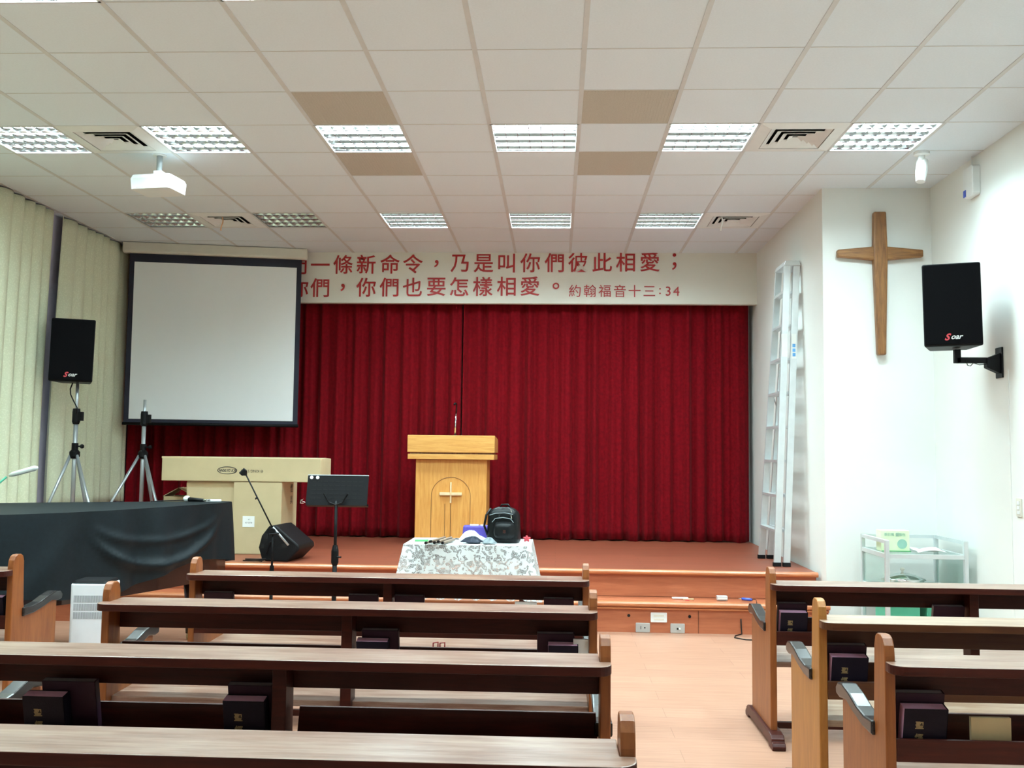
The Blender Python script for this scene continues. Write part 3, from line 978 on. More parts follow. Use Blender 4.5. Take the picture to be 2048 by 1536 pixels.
# purple bag
t = thing('purple_bag', 'purple cloth bag behind the white cloth on the lace table', 'bag', (-.585, 7.47, TT), R(4))
q = B(); q.prism(rounded_rect(-.13, -.07, .13, .07, .03), lambda x, y: (x, y, 0), lambda x, y: (x*.93, y*.8, .105)); q.build('bag_body', M['purple'], t, bevel=.012)
q = B(); q.box((-.07, -.03, .105), (-.005, .03, .112)); q.box((.01, -.03, .105), (.05, .03, .110)); q.build('label_patch', M['paper'], t)
# crumpled cloths
def cloth_heap(name, mat, label, cat, c, rx, ry, h, seed):
    rn = random.Random(seed)
    ph = [rn.uniform(0, 6) for _ in range(5)]
    q = B()
    def fn(u, v):
        a = 2*math.pi*u
        rr = (1+.18*math.sin(3*a+ph[0])+.10*math.sin(5*a+ph[1]))*v
        z = h*max(0, (1-v**2.2))*(1+.35*math.sin(4*a+ph[2]+3*v))+.006
        return Vector((c[0]+rx*rr*math.cos(a), c[1]+ry*rr*math.sin(a), c[2]+z))
    q.grid(fn, 36, 10)
    return tag(q.build(name, mat, smooth=True, solid=.003), label, cat)
cloth_heap('navy_cap', M['navy'], 'dark navy folded cloth under the white one on the lace table', 'cloth', (-.605, 7.16, TT), .075, .06, .032, 2)
cloth_heap('white_cloth', M['paper'], 'white crumpled cloth among the things on the lace table', 'cloth', (-.63, 7.30, TT+.004), .10, .07, .052, 4)
cloth_heap('grey_cloth', M['greycloth'], 'grey crumpled cloth beside the backpack on the lace table', 'cloth', (-.485, 7.12, TT), .05, .05, .03, 8)
STK = ['leftmost', 'second from left', 'third from left', 'fourth from left', 'rightmost']
for k in range(5):
    q = B()
    p0 = Vector((-.93+.03*k, 6.965+.014*(k % 3), TT+.012+.010*(k % 2)))
    p1 = Vector((-.85+.024*k, 7.27, TT+.014+.012*(k % 2)))
    tt = thing('recorder', '%s of five brown recorders at the front of the lace table' % STK[k], 'recorder', (0, 0, 0), group='brown recorders')
    q.tube([p0, p0.lerp(p1, .5), p1], [.009, .011, .010], 10)
    q.build('tube', M['bamboo'], tt, smooth=True)
    q = B(); d = (p1-p0).normalized(); q.tube([p0-d*.001, p0+d*.02], .0096, 10); q.build('dark_end', M['black'], tt)
t = thing('green_pen', 'green pen with a light cap at the left of the lace table', 'pen', (-.98, 7.20, TT+.008), R(12))
q = B(); q.tube([(-.06, 0, 0), (.04, 0, 0)], .008, 10); q.build('barrel', M['green'], t, smooth=True)
q = B(); q.tube([(.04, 0, 0), (.075, 0, .0)], .009, 10); q.build('cap', M['limebox'], t, smooth=True)
q = B()
q.tube([(-.86, 7.42, TT+.003), (-.82, 7.40, TT+.004), (-.78, 7.44, TT+.004), (-.72, 7.43, TT+.003), (-.70, 7.46, TT+.003)], .0045, 6)
tag(q.build('thin_cord', M['blackmetal'], smooth=True), 'thin dark cord lying at the back left of the lace table', 'cord')
t = thing('red_ornament', 'small red ornament at the right end of the lace table', 'ornament', (-.215, 7.33, TT))
q = B()
for k in range(5):
    a = R(72*k+18)
    q.tube([(0, 0, .022), (.03*math.cos(a), .0, .022+.024*math.sin(a))], [.014, .006], 8)
q.build('star', M['redplastic'], t, smooth=True)

# ------------------------------------------------------------------ grand piano under a black cloth
PO = Vector((-3.9, 6.77, 0))
U = Vector((.9, .436, 0)).normalized()
V = Vector((.436, -.9, 0)).normalized()
def pp(u, v, z):
    return PO+U*u+V*v+Vector((0, 0, z))
ctrl = [(-.30, 0), (.3, -.005), (.9, -.005), (1.44, .0), (1.52, .03), (1.53, .10), (1.45, .25), (1.385, .335), (1.25, .47), (1.0, .735), (.72, 1.0), (.42, 1.22), (.2, 1.32), (0.05, 1.37), (-.26, 1.41), (-.31, 1.38)]
# resample the outline evenly
def resample(pts, n):
    P = [Vector((p[0], p[1], 0)) for p in pts]
    P.append(P[0])
    ln = [0]
    for i in range(1, len(P)):
        ln.append(ln[-1]+(P[i]-P[i-1]).length)
    out = []
    for k in range(n):
        s = ln[-1]*k/n
        i = max(j for j in range(len(ln)-1) if ln[j] <= s+1e-9)
        t_ = (s-ln[i])/max(1e-9, ln[i+1]-ln[i])
        out.append(P[i].lerp(P[i+1], t_))
    return out
NR = 220
ol = resample(ctrl, NR)
nrm = []
for i in range(NR):
    d = (ol[(i+2) % NR]-ol[i-2]).normalized()
    nrm.append(Vector((d.y, -d.x, 0)))
cen = sum(ol, Vector())/NR
for i in range(NR):
    if nrm[i].dot(ol[i]-cen) < 0:
        nrm[i] = -nrm[i]
PZ = 1.0
t = thing('grand_piano', 'dark grand piano standing under the black cloth by the left pew', 'piano', (0, 0, 0))
q = B()
q.prism([(p.x-nrm[i].x*.03, p.y-nrm[i].y*.03) for i, p in enumerate(ol)], lambda a_, b_: pp(a_, b_, .44), lambda a_, b_: pp(a_, b_, PZ-.012))
q.build('case', M['piano'], t)
for (u_, v_) in ((0, .15), (0, 1.22), (1.25, .2)):
    q = B(); p = pp(u_, v_, 0); q.tube([(p.x, p.y, .05), (p.x, p.y, .3), (p.x, p.y, .44)], [.03, .045, .06], 12); q.build('leg', M['piano'], t, smooth=True)
    q = B(); q.lathe([(.03, -.015), (.03, .015)], (p.x, p.y, .03), 14, axis='x'); q.build('caster', M['gold'], t)
p = pp(.1, .68, 0)
q = B(); q.box((p.x-.12, p.y-.03, .1), (p.x+.12, p.y+.03, .16)); q.tube([(p.x-.07, p.y, .13), (p.x-.09, p.y, .66)], .015, 8); q.tube([(p.x+.07, p.y, .13), (p.x+.09, p.y, .66)], .015, 8); q.build('pedal_lyre', M['piano'], t)
q = B()
rows = 26
v = []
for r_ in range(rows+1):
    k = r_/rows
    for i in range(NR):
        s = i/NR
        P_ = ol[i]
        hem = .50+.05*math.sin(s*19)+.05*max(0, min(1, (P_.x-.3)))
        z = PZ+.004-(PZ-hem)*k
        fold = .015*math.sin(s*58+1.6*math.sin(s*23))+.004*math.sin(s*131)
        off = .004+(.016+fold*1.7)*k**.8
        # swagged folds on the side towards the pews
        du = (P_.x-.98)/.46
        for dep, ht, wd in ((.36, .042, .030), (.20, .018, .022)):
            zc = PZ-.02-dep*math.sqrt(max(0, 1-du*du))
            off += ht*math.exp(-((z-zc)/wd)**2)*max(0, min(1, 1.6*(1-du*du)))*min(1, k*5)
        off += .02*math.exp(-((P_.x-.15-.9*(1-k)*.4)/.09)**2)*k
        w = pp(P_.x+nrm[i].x*off, P_.y+nrm[i].y*off, z)
        v.append(w)
f = [(r_*NR+i, r_*NR+(i+1) % NR, (r_+1)*NR+(i+1) % NR, (r_+1)*NR+i) for r_ in range(rows) for i in range(NR)]
q.add(v, f)
q.add([v[i] for i in range(NR)], [tuple(range(NR))])
bm_cloth = q.build('piano_cloth', M['cloth'], smooth=True)
for p in bm_cloth.data.polygons:
    if len(p.vertices) > 4:
        p.use_smooth = False
tag(bm_cloth, 'black cloth draped over the grand piano', 'cloth')
PT = PZ+.008
# things lying on the piano cloth
t = thing('handheld_microphone', 'handheld microphone with a pale head lying on the piano cloth', 'microphone', tuple(pp(1.24, .16, PT+.018)), R(-18))
q = B(); q.tube([(-.075, 0, .004), (-.06, 0, .004), (-.04, 0, .004), (-.03, 0, .003)], [.014, .022, .022, .016], 14); q.build('head', M['white'], t, smooth=True)
q = B(); q.tube([(-.03, 0, 0), (.10, 0, -.004)], [.017, .012], 12); q.build('handle', M['black'], t, smooth=True)
q = B(); q.tube([(.10, 0, -.004), (.13, .0, 0)], .007, 8); q.build('plug', M['chrome'], t)
q = B(); pts = [pp(1.36, .12, PT+.010), pp(1.42, .16, PT+.005), pp(1.46, .22, PT-.006), pp(1.475, .25, PT-.06), pp(1.478, .255, PT-.20)]
pts = [pp(1.37, .14, PT+.012), pp(1.30, .08, PT+.006), pp(1.15, .05, PT+.006), pp(1.02, .10, PT+.006), pp(.95, .18, PT+.006)]
q.tube(pts, .004, 6)
tag(q.build('microphone_cable', M['black'], smooth=True), 'black cable curling on the piano cloth beside the handheld microphone', 'cable')
q = B(); q.box((-.055, -.04, 0), (.055, .04, .014))
o = q.build('white_card', M['paper'], bevel=.002); o.location = pp(1.40, .09, PT-.001); o.rotation_euler = (0, 0, R(22))
tag(o, 'white card box at the tail end of the piano cloth', 'card')
# desk lamp on the piano near the left edge
t = thing('desk_lamp', 'white slim desk lamp at the left edge over the piano', 'lamp', tuple(pp(-.16, .62, PT)))
q = B(); q.lathe([(.08, 0), (.08, .012), (.02, .02)], (0, 0, 0), 20); q.build('base', M['white'], t)
hd0, hd1 = Vector((-3.80, 6.60, 1.205)), Vector((-3.60, 6.60, 1.262))
bs = pp(-.16, .62, PT)
q = B(); q.tube([(0, 0, .015), (hd0.x-bs.x-.12, hd0.y-bs.y, .10), (hd0.x-bs.x-.02, hd0.y-bs.y, hd0.z-bs.z-.012)], .008, 8); q.build('arm', M['teal'], t, smooth=True)
q = B(); q.tube([hd0-bs, (hd0-bs).lerp(hd1-bs, .15), (hd0-bs).lerp(hd1-bs, .9), hd1-bs], [.01, .017, .019, .008], 12); q.build('lamp_head', M['white'], t, smooth=True)

# ------------------------------------------------------------------ speaker stands and left loudspeaker
def tripod(x, y, top, label, hub=.90, arms=((-150, .42), (-35, .36), (85, .36))):
    t = thing('speaker_stand', label, 'speaker stand', (x, y, STAGE_Z), group='tripod speaker stands')
    q = B(); q.tube([(0, 0, .12), (0, 0, 1.22)], .019, 14); q.build('lower_pole', M['steel'], t, smooth=True)
    q = B(); q.tube([(0, 0, 1.1), (0, 0, top)], .014, 12); q.build('upper_pole', M['steel'], t, smooth=True)
    q = B(); q.lathe([(.026, 1.16), (.034, 1.18), (.034, 1.27), (.03, 1.30)], (0, 0, 0), 18); q.box((.02, -.02, 1.19), (.06, .02, 1.27)); q.build('clamp', M['blackmetal'], t)
    q = B(); q.lathe([(.03, hub-.05), (.045, hub-.03), (.045, hub+.01), (.028, hub+.03), (.028, hub+.09)], (0, 0, 0), 18); q.build('hub', M['blackmetal'], t)
    q = B(); q.tube([(.02, -.01, hub+.06), (.07, -.02, hub+.06)], .007, 8); q.lathe([(.018, 0), (.02, .012), (.016, .022)], (.065, -.02, hub+.06), 12, axis='x'); q.build('knob', M['blackmetal'], t)
    for a_, rr in arms:
        a = R(a_)
        ex, ey = rr*math.cos(a), rr*math.sin(a)
        q = B(); q.tube([(.035*math.cos(a), .035*math.sin(a), hub-.02), (ex, ey, .02)], .014, 10); lg = q.build('leg', M['steel'], t, smooth=True)
        f = B(); f.lathe([(.018, 0), (.022, .015), (.018, .035)], (ex, ey, 0), 12); f.build('rubber_foot', M['black'], lg)
        q = B(); q.tube([(0, 0, .2), (ex*.55, ey*.55, .02+(hub-.04)*.45)], .007, 6); q.build('brace', M['steel'], t)
    return t
tripod(-4.33, 8.55, 1.534, 'tripod stand carrying the loudspeaker by the left curtains', arms=((-142, .36), (-30, .45), (85, .36)))
tripod(-3.92, 9.05, 1.41, 'empty tripod stand in front of the projection screen', arms=((-140, .5), (-36, .48), (88, .4)))
t = thing('loudspeaker', 'black loudspeaker on the tripod stand by the left curtains', 'loudspeaker', (-4.335, 8.42, STAGE_Z+1.535), R(3))
t.rotation_euler = (R(0), R(1.0), R(17))
speaker(t)
q = B(); q.tube([(-4.36, 8.52, 1.985), (-4.37, 8.50, 1.93), (-4.36, 8.49, 1.88), (-4.33, 8.49, 1.82), (-4.30, 8.50, 1.76), (-4.315, 8.51, 1.71)], .006, 6)
tag(q.build('speaker_cable', M['black'], smooth=True), 'black cable hanging from the left loudspeaker down its stand', 'cable')

# ------------------------------------------------------------------ cartons on the stage
def carton(name, label, lo, hi, loc, rz=0):
    t = thing(name, label, 'box', loc, rz)
    q = B(); q.box(lo, hi); q.build('carton_body', M['card'], t, bevel=.006)
    return t
t = carton('cardboard_box', 'tall cardboard box at the left under the long carton', (-.222, 0, 0), (.222, .42, .655), (-3.168, 8.80, STAGE_Z), R(0))
q = B(); q.box((-.222, -.002, .60), (.222, -.0005, .64)); q.build('tape', M['cardedge'], t)
t = carton('cardboard_box', 'tall cardboard box with a white label under the long carton', (-.224, 0, 0), (.224, .52, .655), (-2.716, 8.76, STAGE_Z), R(0))
q = B(); q.box((-.13, -.003, .245), (-.02, -.0005, .345)); lb = q.build('white_label', M['paper'], t)
lettering([('KY 2170', .018, -.072, .285), ('x 1', .016, -.07, .315)], 'label_print', M['ink'], Matrix.Translation((0, -.0045, 0)), lb, extrude=.0004)
side = Matrix.Translation((.2255, .32, .53)) @ Matrix.Rotation(R(90), 4, 'Z')
lettering([('燈', .085, 0, .06), ('具', .085, 0, -.05)], 'side_print', M['ink'], side, t, extrude=.0004)
t = thing('long_carton', 'long flat cardboard carton lying across the two tall boxes', 'box', (-2.87, 8.80, STAGE_Z+.657), R(0))
q = B()
def lc(u, v):
    return (u, v)
q.prism_x([(-.05, .0), (.34, .0), (.34, .215), (.14, .222), (-.05, .215)], -.74, .735)
q.build('carton_body', M['card'], t, bevel=.006)
q = B(); q.box((-.742, -.052, .205), (-.56, .0, .222)); q.build('torn_flap', M['cardedge'], t)
q = B()
for k in range(36):
    a0, a1 = R(10*k), R(10*(k+1))
    wd = .0025+.004*(1+math.sin(a0+.6))*.5*(1 if math.sin(a0) < .2 else .3)
    q.tube([(-.13+.088*math.cos(a0), -.0515, .10+.032*math.sin(a0)), (-.13+.088*math.cos(a1), -.0515, .10+.032*math.sin(a1))], wd, 5)
q.build('oval_mark', M['ink'], t)
mt = Matrix.Translation((-.13, -.0515, .10)) @ Matrix.Rotation(R(180), 4, 'Y')
lettering([('KY-2170W', .034, 0, 0)], 'carton_print', M['ink'], mt, t, extrude=.0004, bold=.001)
mt = Matrix.Translation((.10, -.0515, .095)) @ Matrix.Rotation(R(180), 4, 'Y')
lettering([('® KING STAR', .034, 0, 0)], 'carton_print', M['ink'], mt, t, extrude=.0004)
# open flattened box on the left
t = thing('open_carton', 'small open cardboard box with raised flaps left of the tall boxes', 'box', (-3.56, 9.18, STAGE_Z), R(0))
q = B()
q.box((-.15, -.13, 0), (.15, .13, .006))
q.box((-.15, -.13, 0), (-.144, .13, .50)); q.box((.144, -.13, 0), (.15, .13, .50))
q.box((-.15, -.13, 0), (.15, -.124, .50)); q.box((-.15, .124, 0), (.15, .13, .50))
q.build('carton_body', M['card'], t)
q = B(); q.add([(-.15, -.13, .50), (-.15, .12, .50), (-.04, .10, .578), (-.02, -.10, .578)], [(0, 1, 2, 3)]); q.build('flap', M['card'], t, solid=.005)
q = B(); q.add([(.15, -.13, .50), (.15, .12, .50), (.02, .10, .578), (-.01, -.10, .578)], [(0, 1, 2, 3)]); q.build('flap', M['cardedge'], t, solid=.005)

# ------------------------------------------------------------------ stage monitor
t = thing('stage_monitor', 'black wedge stage monitor speaker on the stage edge by the cartons', 'loudspeaker', (-2.36, 8.22, STAGE_Z), R(-6))
q = B(); q.prism_y([(-.145, .02), (-.11, .0), (.085, .0), (.19, .105), (.185, .14), (.0, .285), (-.03, .305), (-.085, .30), (-.15, .215), (-.175, .115)], -.0, .38); q.build('cabinet', M['black'], t, bevel=.012)
for bx in (((-.13, -.004, .19), (-.095, .004, .235)), ((-.15, -.004, .11), (-.12, .004, .15)), ((.035, -.004, .12), (.085, .004, .15))):
    q = B(); q.box(*bx); q.build('socket', M['dark'], t)
q = B(); q.tube([(-.10, -.006, .06), (-.07, -.012, .16), (-.03, -.006, .18)], .006, 6); q.build('handle', M['blackmetal'], t)
q = B()
pts = []
for k in range(40):
    a = R(18*k)
    pts.append((-2.56+.085*math.cos(a)+.001*k, 8.155+.03*math.sin(a), STAGE_Z+.007+.0006*k))
pts += [(-2.45, 8.16, STAGE_Z+.02), (-2.40, 8.19, STAGE_Z+.02)]
q.tube(pts, .005, 6)
tag(q.build('coiled_cable', M['black'], smooth=True), 'coil of black cable on the stage beside the monitor speaker', 'cable')

# ------------------------------------------------------------------ microphone boom stand
t = thing('microphone_stand', 'black boom microphone stand leaning its arm over the monitor speaker', 'microphone stand', (-2.02, 6.9, 0))
q = B(); q.tube([(0, 0, .06), (0, 0, .55)], .012, 10); q.build('lower_pole', M['blackmetal'], t, smooth=True)
q = B(); q.tube([(0, 0, .5), (0, 0, .82)], .008, 10); q.build('upper_pole', M['blackmetal'], t, smooth=True)
for a_ in (30, 150, 270):
    a = R(a_)
    q = B(); q.tube([(0, 0, .12), (.27*math.cos(a), .27*math.sin(a), .012)], .007, 8); q.build('leg', M['blackmetal'], t, smooth=True)
q = B(); q.lathe([(.02, .10), (.022, .12), (.02, .16)], (0, 0, 0), 14); q.lathe([(.014, .52), (.016, .54), (.014, .58)], (0, 0, 0), 14); q.build('hub', M['blackmetal'], t)
q = B(); q.lathe([(.022, -.02), (.026, 0), (.022, .02)], (0, 0, .82), 14, axis='y'); q.tube([(-.02, -.02, .80), (.05, -.02, .81)], .006, 6); q.build('pivot', M['blackmetal'], t)
q = B(); q.tube([(-.215, 0, 1.235), (.02, 0, .80)], .0055, 8); q.tube([(-.13, -.005, 1.05), (-.12, -.02, 1.06)], .006, 6); q.build('boom', M['blackmetal'], t, smooth=True)
q = B(); q.tube([(.0, 0, .85), (.115, 0, .725)], .008, 10); q.build('counterweight', M['steel'], t, smooth=True)
q = B(); q.tube([(-.245, 0, 1.225), (-.215, 0, 1.26)], [.018, .015], 10); q.box((-.235, -.016, 1.215), (-.205, .016, 1.25)); q.build('clip', M['black'], t)
# ------------------------------------------------------------------ music stand
t = thing('music_stand', 'black music stand with two white magnets in front of the stage', 'music stand', (-1.545, 6.8, 0))
q = B(); q.tube([(0, 0, .05), (0, 0, .68)], .016, 12); q.build('lower_pole', M['blackmetal'], t, smooth=True)
q = B(); q.tube([(0, 0, .6), (0, 0, 1.05)], .011, 12); q.build('upper_pole', M['blackmetal'], t, smooth=True)
q = B(); q.lathe([(.018, .60), (.026, .62), (.026, .70), (.016, .74)], (0, 0, 0), 16); q.tube([(.02, -.02, .66), (.05, -.03, .66)], .006, 6); q.build('collar', M['blackmetal'], t)
for a_ in (90, 210, 330):
    a = R(a_)
    q = B(); q.tube([(0, 0, .14), (.12*math.cos(a), .12*math.sin(a), .06), (.25*math.cos(a), .25*math.sin(a), .012)], .009, 8); q.build('leg', M['blackmetal'], t, smooth=True)
dk = Matrix.Translation((0, 0, 1.02)) @ Matrix.Rotation(R(-14), 4, 'X')
q = B(); q.prism(rounded_rect(-.218, 0, .218, .215, .012), lambda x, z: dk @ Vector((x, .0, z)), lambda x, z: dk @ Vector((x, .004, z)))
desk = q.build('desk', M['blackmetal'], t)
q = B()
for r_ in range(5):
    for c_ in range(9):
        q.box((-.185+.042*c_, -.0012, .045+.03*r_), (-.157+.042*c_, -.0002, .052+.03*r_), mt=dk)
q.build('slots', M['dark'], desk)
q = B(); q.box((-.218, -.002, .211), (.218, .008, .217), mt=dk); q.build('top_edge', M['steel'], desk)
q = B()
q.box((-.218, .0, -.003), (.218, .06, .0), mt=dk); q.box((-.218, .057, 0), (.218, .06, .018), mt=dk)
q.build('lip', M['blackmetal'], desk)
for sx in (-1, 1):
    q = B(); q.tube([(0, -.006, 1.02), (sx*.05, -.016, 1.04), (sx*.085, -.02, 1.10)], .006, 6); q.build('support_arm', M['blackmetal'], t)
for xx in (-.19, -.147):
    q = B(); q.lathe([(.012, 0), (.012, -.005)], (0, 0, 0), 16, axis='y'); q.xf(dk @ Matrix.Translation((xx, -.001, .195))); q.build('magnet', M['white'], desk)
q = B(); q.tube([(-.22, .0, 1.035), (-.245, .0, 1.045), (-.235, 0, 1.06), (-.25, .0, 1.05), (-.255, 0, 1.03), (-.232, 0, 1.03)], .003, 6); q.build('page_clip', M['chrome'], t)

# ------------------------------------------------------------------ sockets and small things on the step
def plate(x, z, w, h, mat, label, cat):
    t = thing('outlet_plate', label, cat, (x, 7.79, z), group='outlet plates on the stage step')
    q = B(); q.prism(rounded_rect(-w/2, -h/2, w/2, h/2, .006), lambda a_, b_: (a_, 0, b_), lambda a_, b_: (a_, -.010, b_)); q.build('plate', mat, t, bevel=.002)
    return t
t = plate(.819, .120, .128, .076, M['white'], 'white outlet plate between two steel ones on the stage step', 'outlet')
for k in (-1, 1):
    q = B(); q.box((-.04, -.012, k*.014-.007), (.04, -.0095, k*.014+.007)); q.build('socket', M['offwhite'], t)
t = plate(.694, .039, .112, .072, M['socket'], 'left steel outlet plate at the foot of the stage step', 'outlet')
q = B(); q.box((-.018, -.0115, -.012), (-.014, -.0095, .012)); q.lathe([(.006, 0), (.006, -.002)], (.015, -.0098, 0), 10, axis='y'); q.build('socket', M['dark'], t)
t = plate(.966, .039, .112, .072, M['socket'], 'right steel outlet plate at the foot of the stage step', 'outlet')
q = B(); q.lathe([(.008, 0), (.008, -.002)], (0, -.0098, -.004), 10, axis='y'); q.build('socket', M['dark'], t)
q = B(); q.lathe([(.007, 0), (.007, -.012)], (.016, -.0098, -.002), 10, axis='y'); q.build('plug', M['white'], t)
SZ_ = STEP_Z+.001
q = B(); q.box((-.065, -.012, 0), (.065, .012, .012)); o = q.build('white_stick', M['paper'], bevel=.003); o.location = (1.01, 7.98, SZ_); o.rotation_euler = (0, 0, R(4)); tag(o, 'white flat stick lying on the stage step', 'stick')
t = thing('pocket_knife', 'cream and red folded knife on the stage step beside the white stick', 'knife', (1.06, 7.90, SZ_))
q = B(); q.tube([(-.035, 0, .007), (.0, -.006, .009), (.05, .006, .007)], .006, 8); q.build('handle', M['cardedge'], t, smooth=True)
q = B(); q.box((-.02, -.014, 0), (.012, -.002, .006)); q.build('blade', M['redplastic'], t)
t = thing('small_metal_box', 'small grey metal box on the stage step', 'box', (1.34, 7.95, SZ_))
q = B(); q.box((-.042, -.03, 0), (.042, .03, .034)); q.build('case', M['alu'], t, bevel=.003)
q = B(); q.box((-.038, -.032, .012), (.038, -.0295, .022)); q.build('label_band', M['paper'], t)
t = thing('audio_plug', 'blue plug with a black lead on the stage step', 'plug', (1.53, 7.93, SZ_+.012), R(-30))
q = B(); q.tube([(-.035, 0, 0), (.03, 0, 0), (.05, 0, 0)], [.011, .012, .008], 10); q.build('grip', M['blue'], t, smooth=True)
q = B(); q.tube([(-.035, 0, 0), (-.062, 0, 0)], .004, 8); q.build('tip', M['chrome'], t)
q = B(); q.tube([(.05, 0, 0), (.085, -.02, .008), (.12, -.10, -.002), (.12, -.135, -.03), (.115, -.14, -.10)], .003, 6); q.build('lead', M['black'], t, smooth=True)
q = B(); q.tube([(1.46, 7.783, .12), (1.462, 7.781, .05), (1.465, 7.775, .006), (1.40, 7.70, .005), (1.38, 7.62, .005), (1.45, 7.55, .005), (1.60, 7.53, .005), (1.75, 7.5, .005)], .0045, 6)
tag(q.build('floor_cable', M['black'], smooth=True), 'thin black cable curling from the stage step onto the floor', 'cable')

# ------------------------------------------------------------------ air purifier
t = thing('air_purifier', 'white upright air purifier standing between the left pews', 'air purifier', (-2.630, 5.42, 0), R(4))
q = B(); q.prism(rounded_rect(-.105, 0, .105, .20, .02), lambda x, y: (x, y, .02), lambda x, y: (x, y, .635)); q.build('case', M['purifier'], t, bevel=.008)
q = B(); q.prism(rounded_rect(-.10, .005, .10, .195, .02), lambda x, y: (x, y, .635), lambda x, y: (x*.92, y*.92+.01, .65)); q.build('top_panel', M['blackmetal'], t)
q = B()
for r_ in range(3):
    for c_ in range(26):
        q.box((-.08+.0062*c_, -.0015, .44+.046*r_), (-.0768+.0062*c_, -.0003, .478+.046*r_))
q.build('air_grille', M['grillegrey'], t)
q = B(); q.box((-.09, .02, 0), (.09, .18, .02)); q.build('base', M['grillegrey'], t)

# ------------------------------------------------------------------ pews
PANEL = [(0, .05), (0, .79), (.006, .822), (.02, .842), (.04, .85), (.072, .849), (.09, .838), (.10, .81), (.106, .70), (.112, .60), (.125, .535), (.30, .545), (.43, .575), (.45, .56), (.45, .05)]
ARM = [(.10, .57), (.18, .566), (.26, .576), (.34, .598), (.42, .612), (.47, .606), (.495, .586), (.49, .562), (.45, .556), (.38, .566), (.30, .546), (.20, .528), (.10, .525)]
FOOT = [(-.105, 0), (-.112, .018), (-.10, .034), (-.085, .036), (-.082, .05), (-.06, .064), (-.02, .07), (.46, .07), (.50, .064), (.53, .05), (.532, .036), (.548, .034), (.56, .018), (.553, 0), (.49, 0), (.47, .018), (-.01, .018), (-.03, 0)]
TH = .032
def pew(x0, y0, L, kind, label, name='church_pew', rz=0):
    m = PM[kind]
    t = thing(name, label, 'pew', (x0, y0, 0), rz, 'wooden church pews')
    for k, xx in enumerate((0, L-TH)):
        q = B(); q.prism_x(PANEL, xx, xx+TH); q.build('end_panel', m['side'], t, bevel=.004)
        q = B(); q.prism_x(ARM, xx-.012, xx+TH+.012); q.build('armrest', M['armrest'], t, bevel=.006)
        q = B(); q.prism_x(FOOT, xx-.016, xx+TH+.016); q.build('foot', m['dark'], t, bevel=.004)
    # book ledge: wraps behind the posts, rounded rear corners, worn top
    rr = .045
    prof = []
    for cx, cy, a0 in ((rr, -.075+rr, 180), (L-rr, -.075+rr, 270)):
        for k in range(7):
            a = R(a0+15*k)
            prof.append((cx+rr*math.cos(a), cy+rr*math.sin(a)))
    prof += [(L, -.002), (L-TH-.001, -.002), (L-TH-.001, .122), (TH+.001, .122), (TH+.001, -.002), (0, -.002)]
    q = B()
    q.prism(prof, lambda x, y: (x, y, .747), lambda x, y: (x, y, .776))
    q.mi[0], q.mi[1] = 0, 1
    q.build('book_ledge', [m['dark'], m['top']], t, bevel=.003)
    q = B(); q.box((TH, .100, .655), (L-TH, .116, .747)); q.build('back_panel', m['dark'], t, bevel=.002)
    half = L/2
    q = B(); q.box((half-.022, .010, .36), (half+.022, .10, .747)); q.build('center_post', m['dark'], t, bevel=.003)
    for xa, xb in ((TH, half-.03), (half+.03, L-TH)):
        q = B(); q.prism([(xa, .475), (xb, .475), (xb-.008, .595), (xa+.008, .595)], lambda x, z: (x, .113, z), lambda x, z: (x, .127, z)); q.build('rack_board', m['dark'], t, bevel=.002)
    q = B(); q.box((TH, .0, .475), (L-TH, .015, .543)); q.build('rack_rail', m['dark'], t, bevel=.002)
    q = B(); q.box((TH, .015, .475), (L-TH, .113, .487)); q.build('rack_bottom', m['dark'], t)
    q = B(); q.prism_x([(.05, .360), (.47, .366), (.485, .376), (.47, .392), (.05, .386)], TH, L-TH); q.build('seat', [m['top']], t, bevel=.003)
    q = B(); q.box((TH, .16, .035), (L-TH, .185, .065)); q.build('stretcher', m['dark'], t)
    q = B(); q.box((half-.016, .06, .05), (half+.016, .42, .36)); q.build('center_support', m['dark'], t)
    q = B(); q.prism_x(FOOT, half-.028, half+.028); q.build('foot', m['dark'], t)
    return t
LX, LL = -1.852, 2.022
pew(LX, 4.885, LL, 'red', 'reddish pew in the left block nearest the stage')
pew(LX, 3.935, LL, 'red', 'reddish pew in the left block, second from the stage, beside the air purifier')
pew(LX, 2.975, LL, 'red', 'reddish pew in the left block, third from the stage, with books at its ends')
pew(LX, 2.065, LL, 'red', 'nearest pew in the foreground with a worn ledge across the bottom of the view')
pew(1.055, 4.87, 1.975, 'red', 'reddish pew in the right block nearest the serving cart')
pew(1.012, 3.82, 1.99, 'ochre', 'ochre brown pew in the right block, middle of the three')
pew(1.012, 3.07, 1.99, 'red', 'reddish pew in the right block nearest the camera')
pew(-4.61, 4.88, 1.845, 'red', 'orange brown pew at the far left beside the piano')
pew(-4.46, 3.62, 1.845, 'red', 'pew at the far left edge, only its right armrest showing', rz=0)

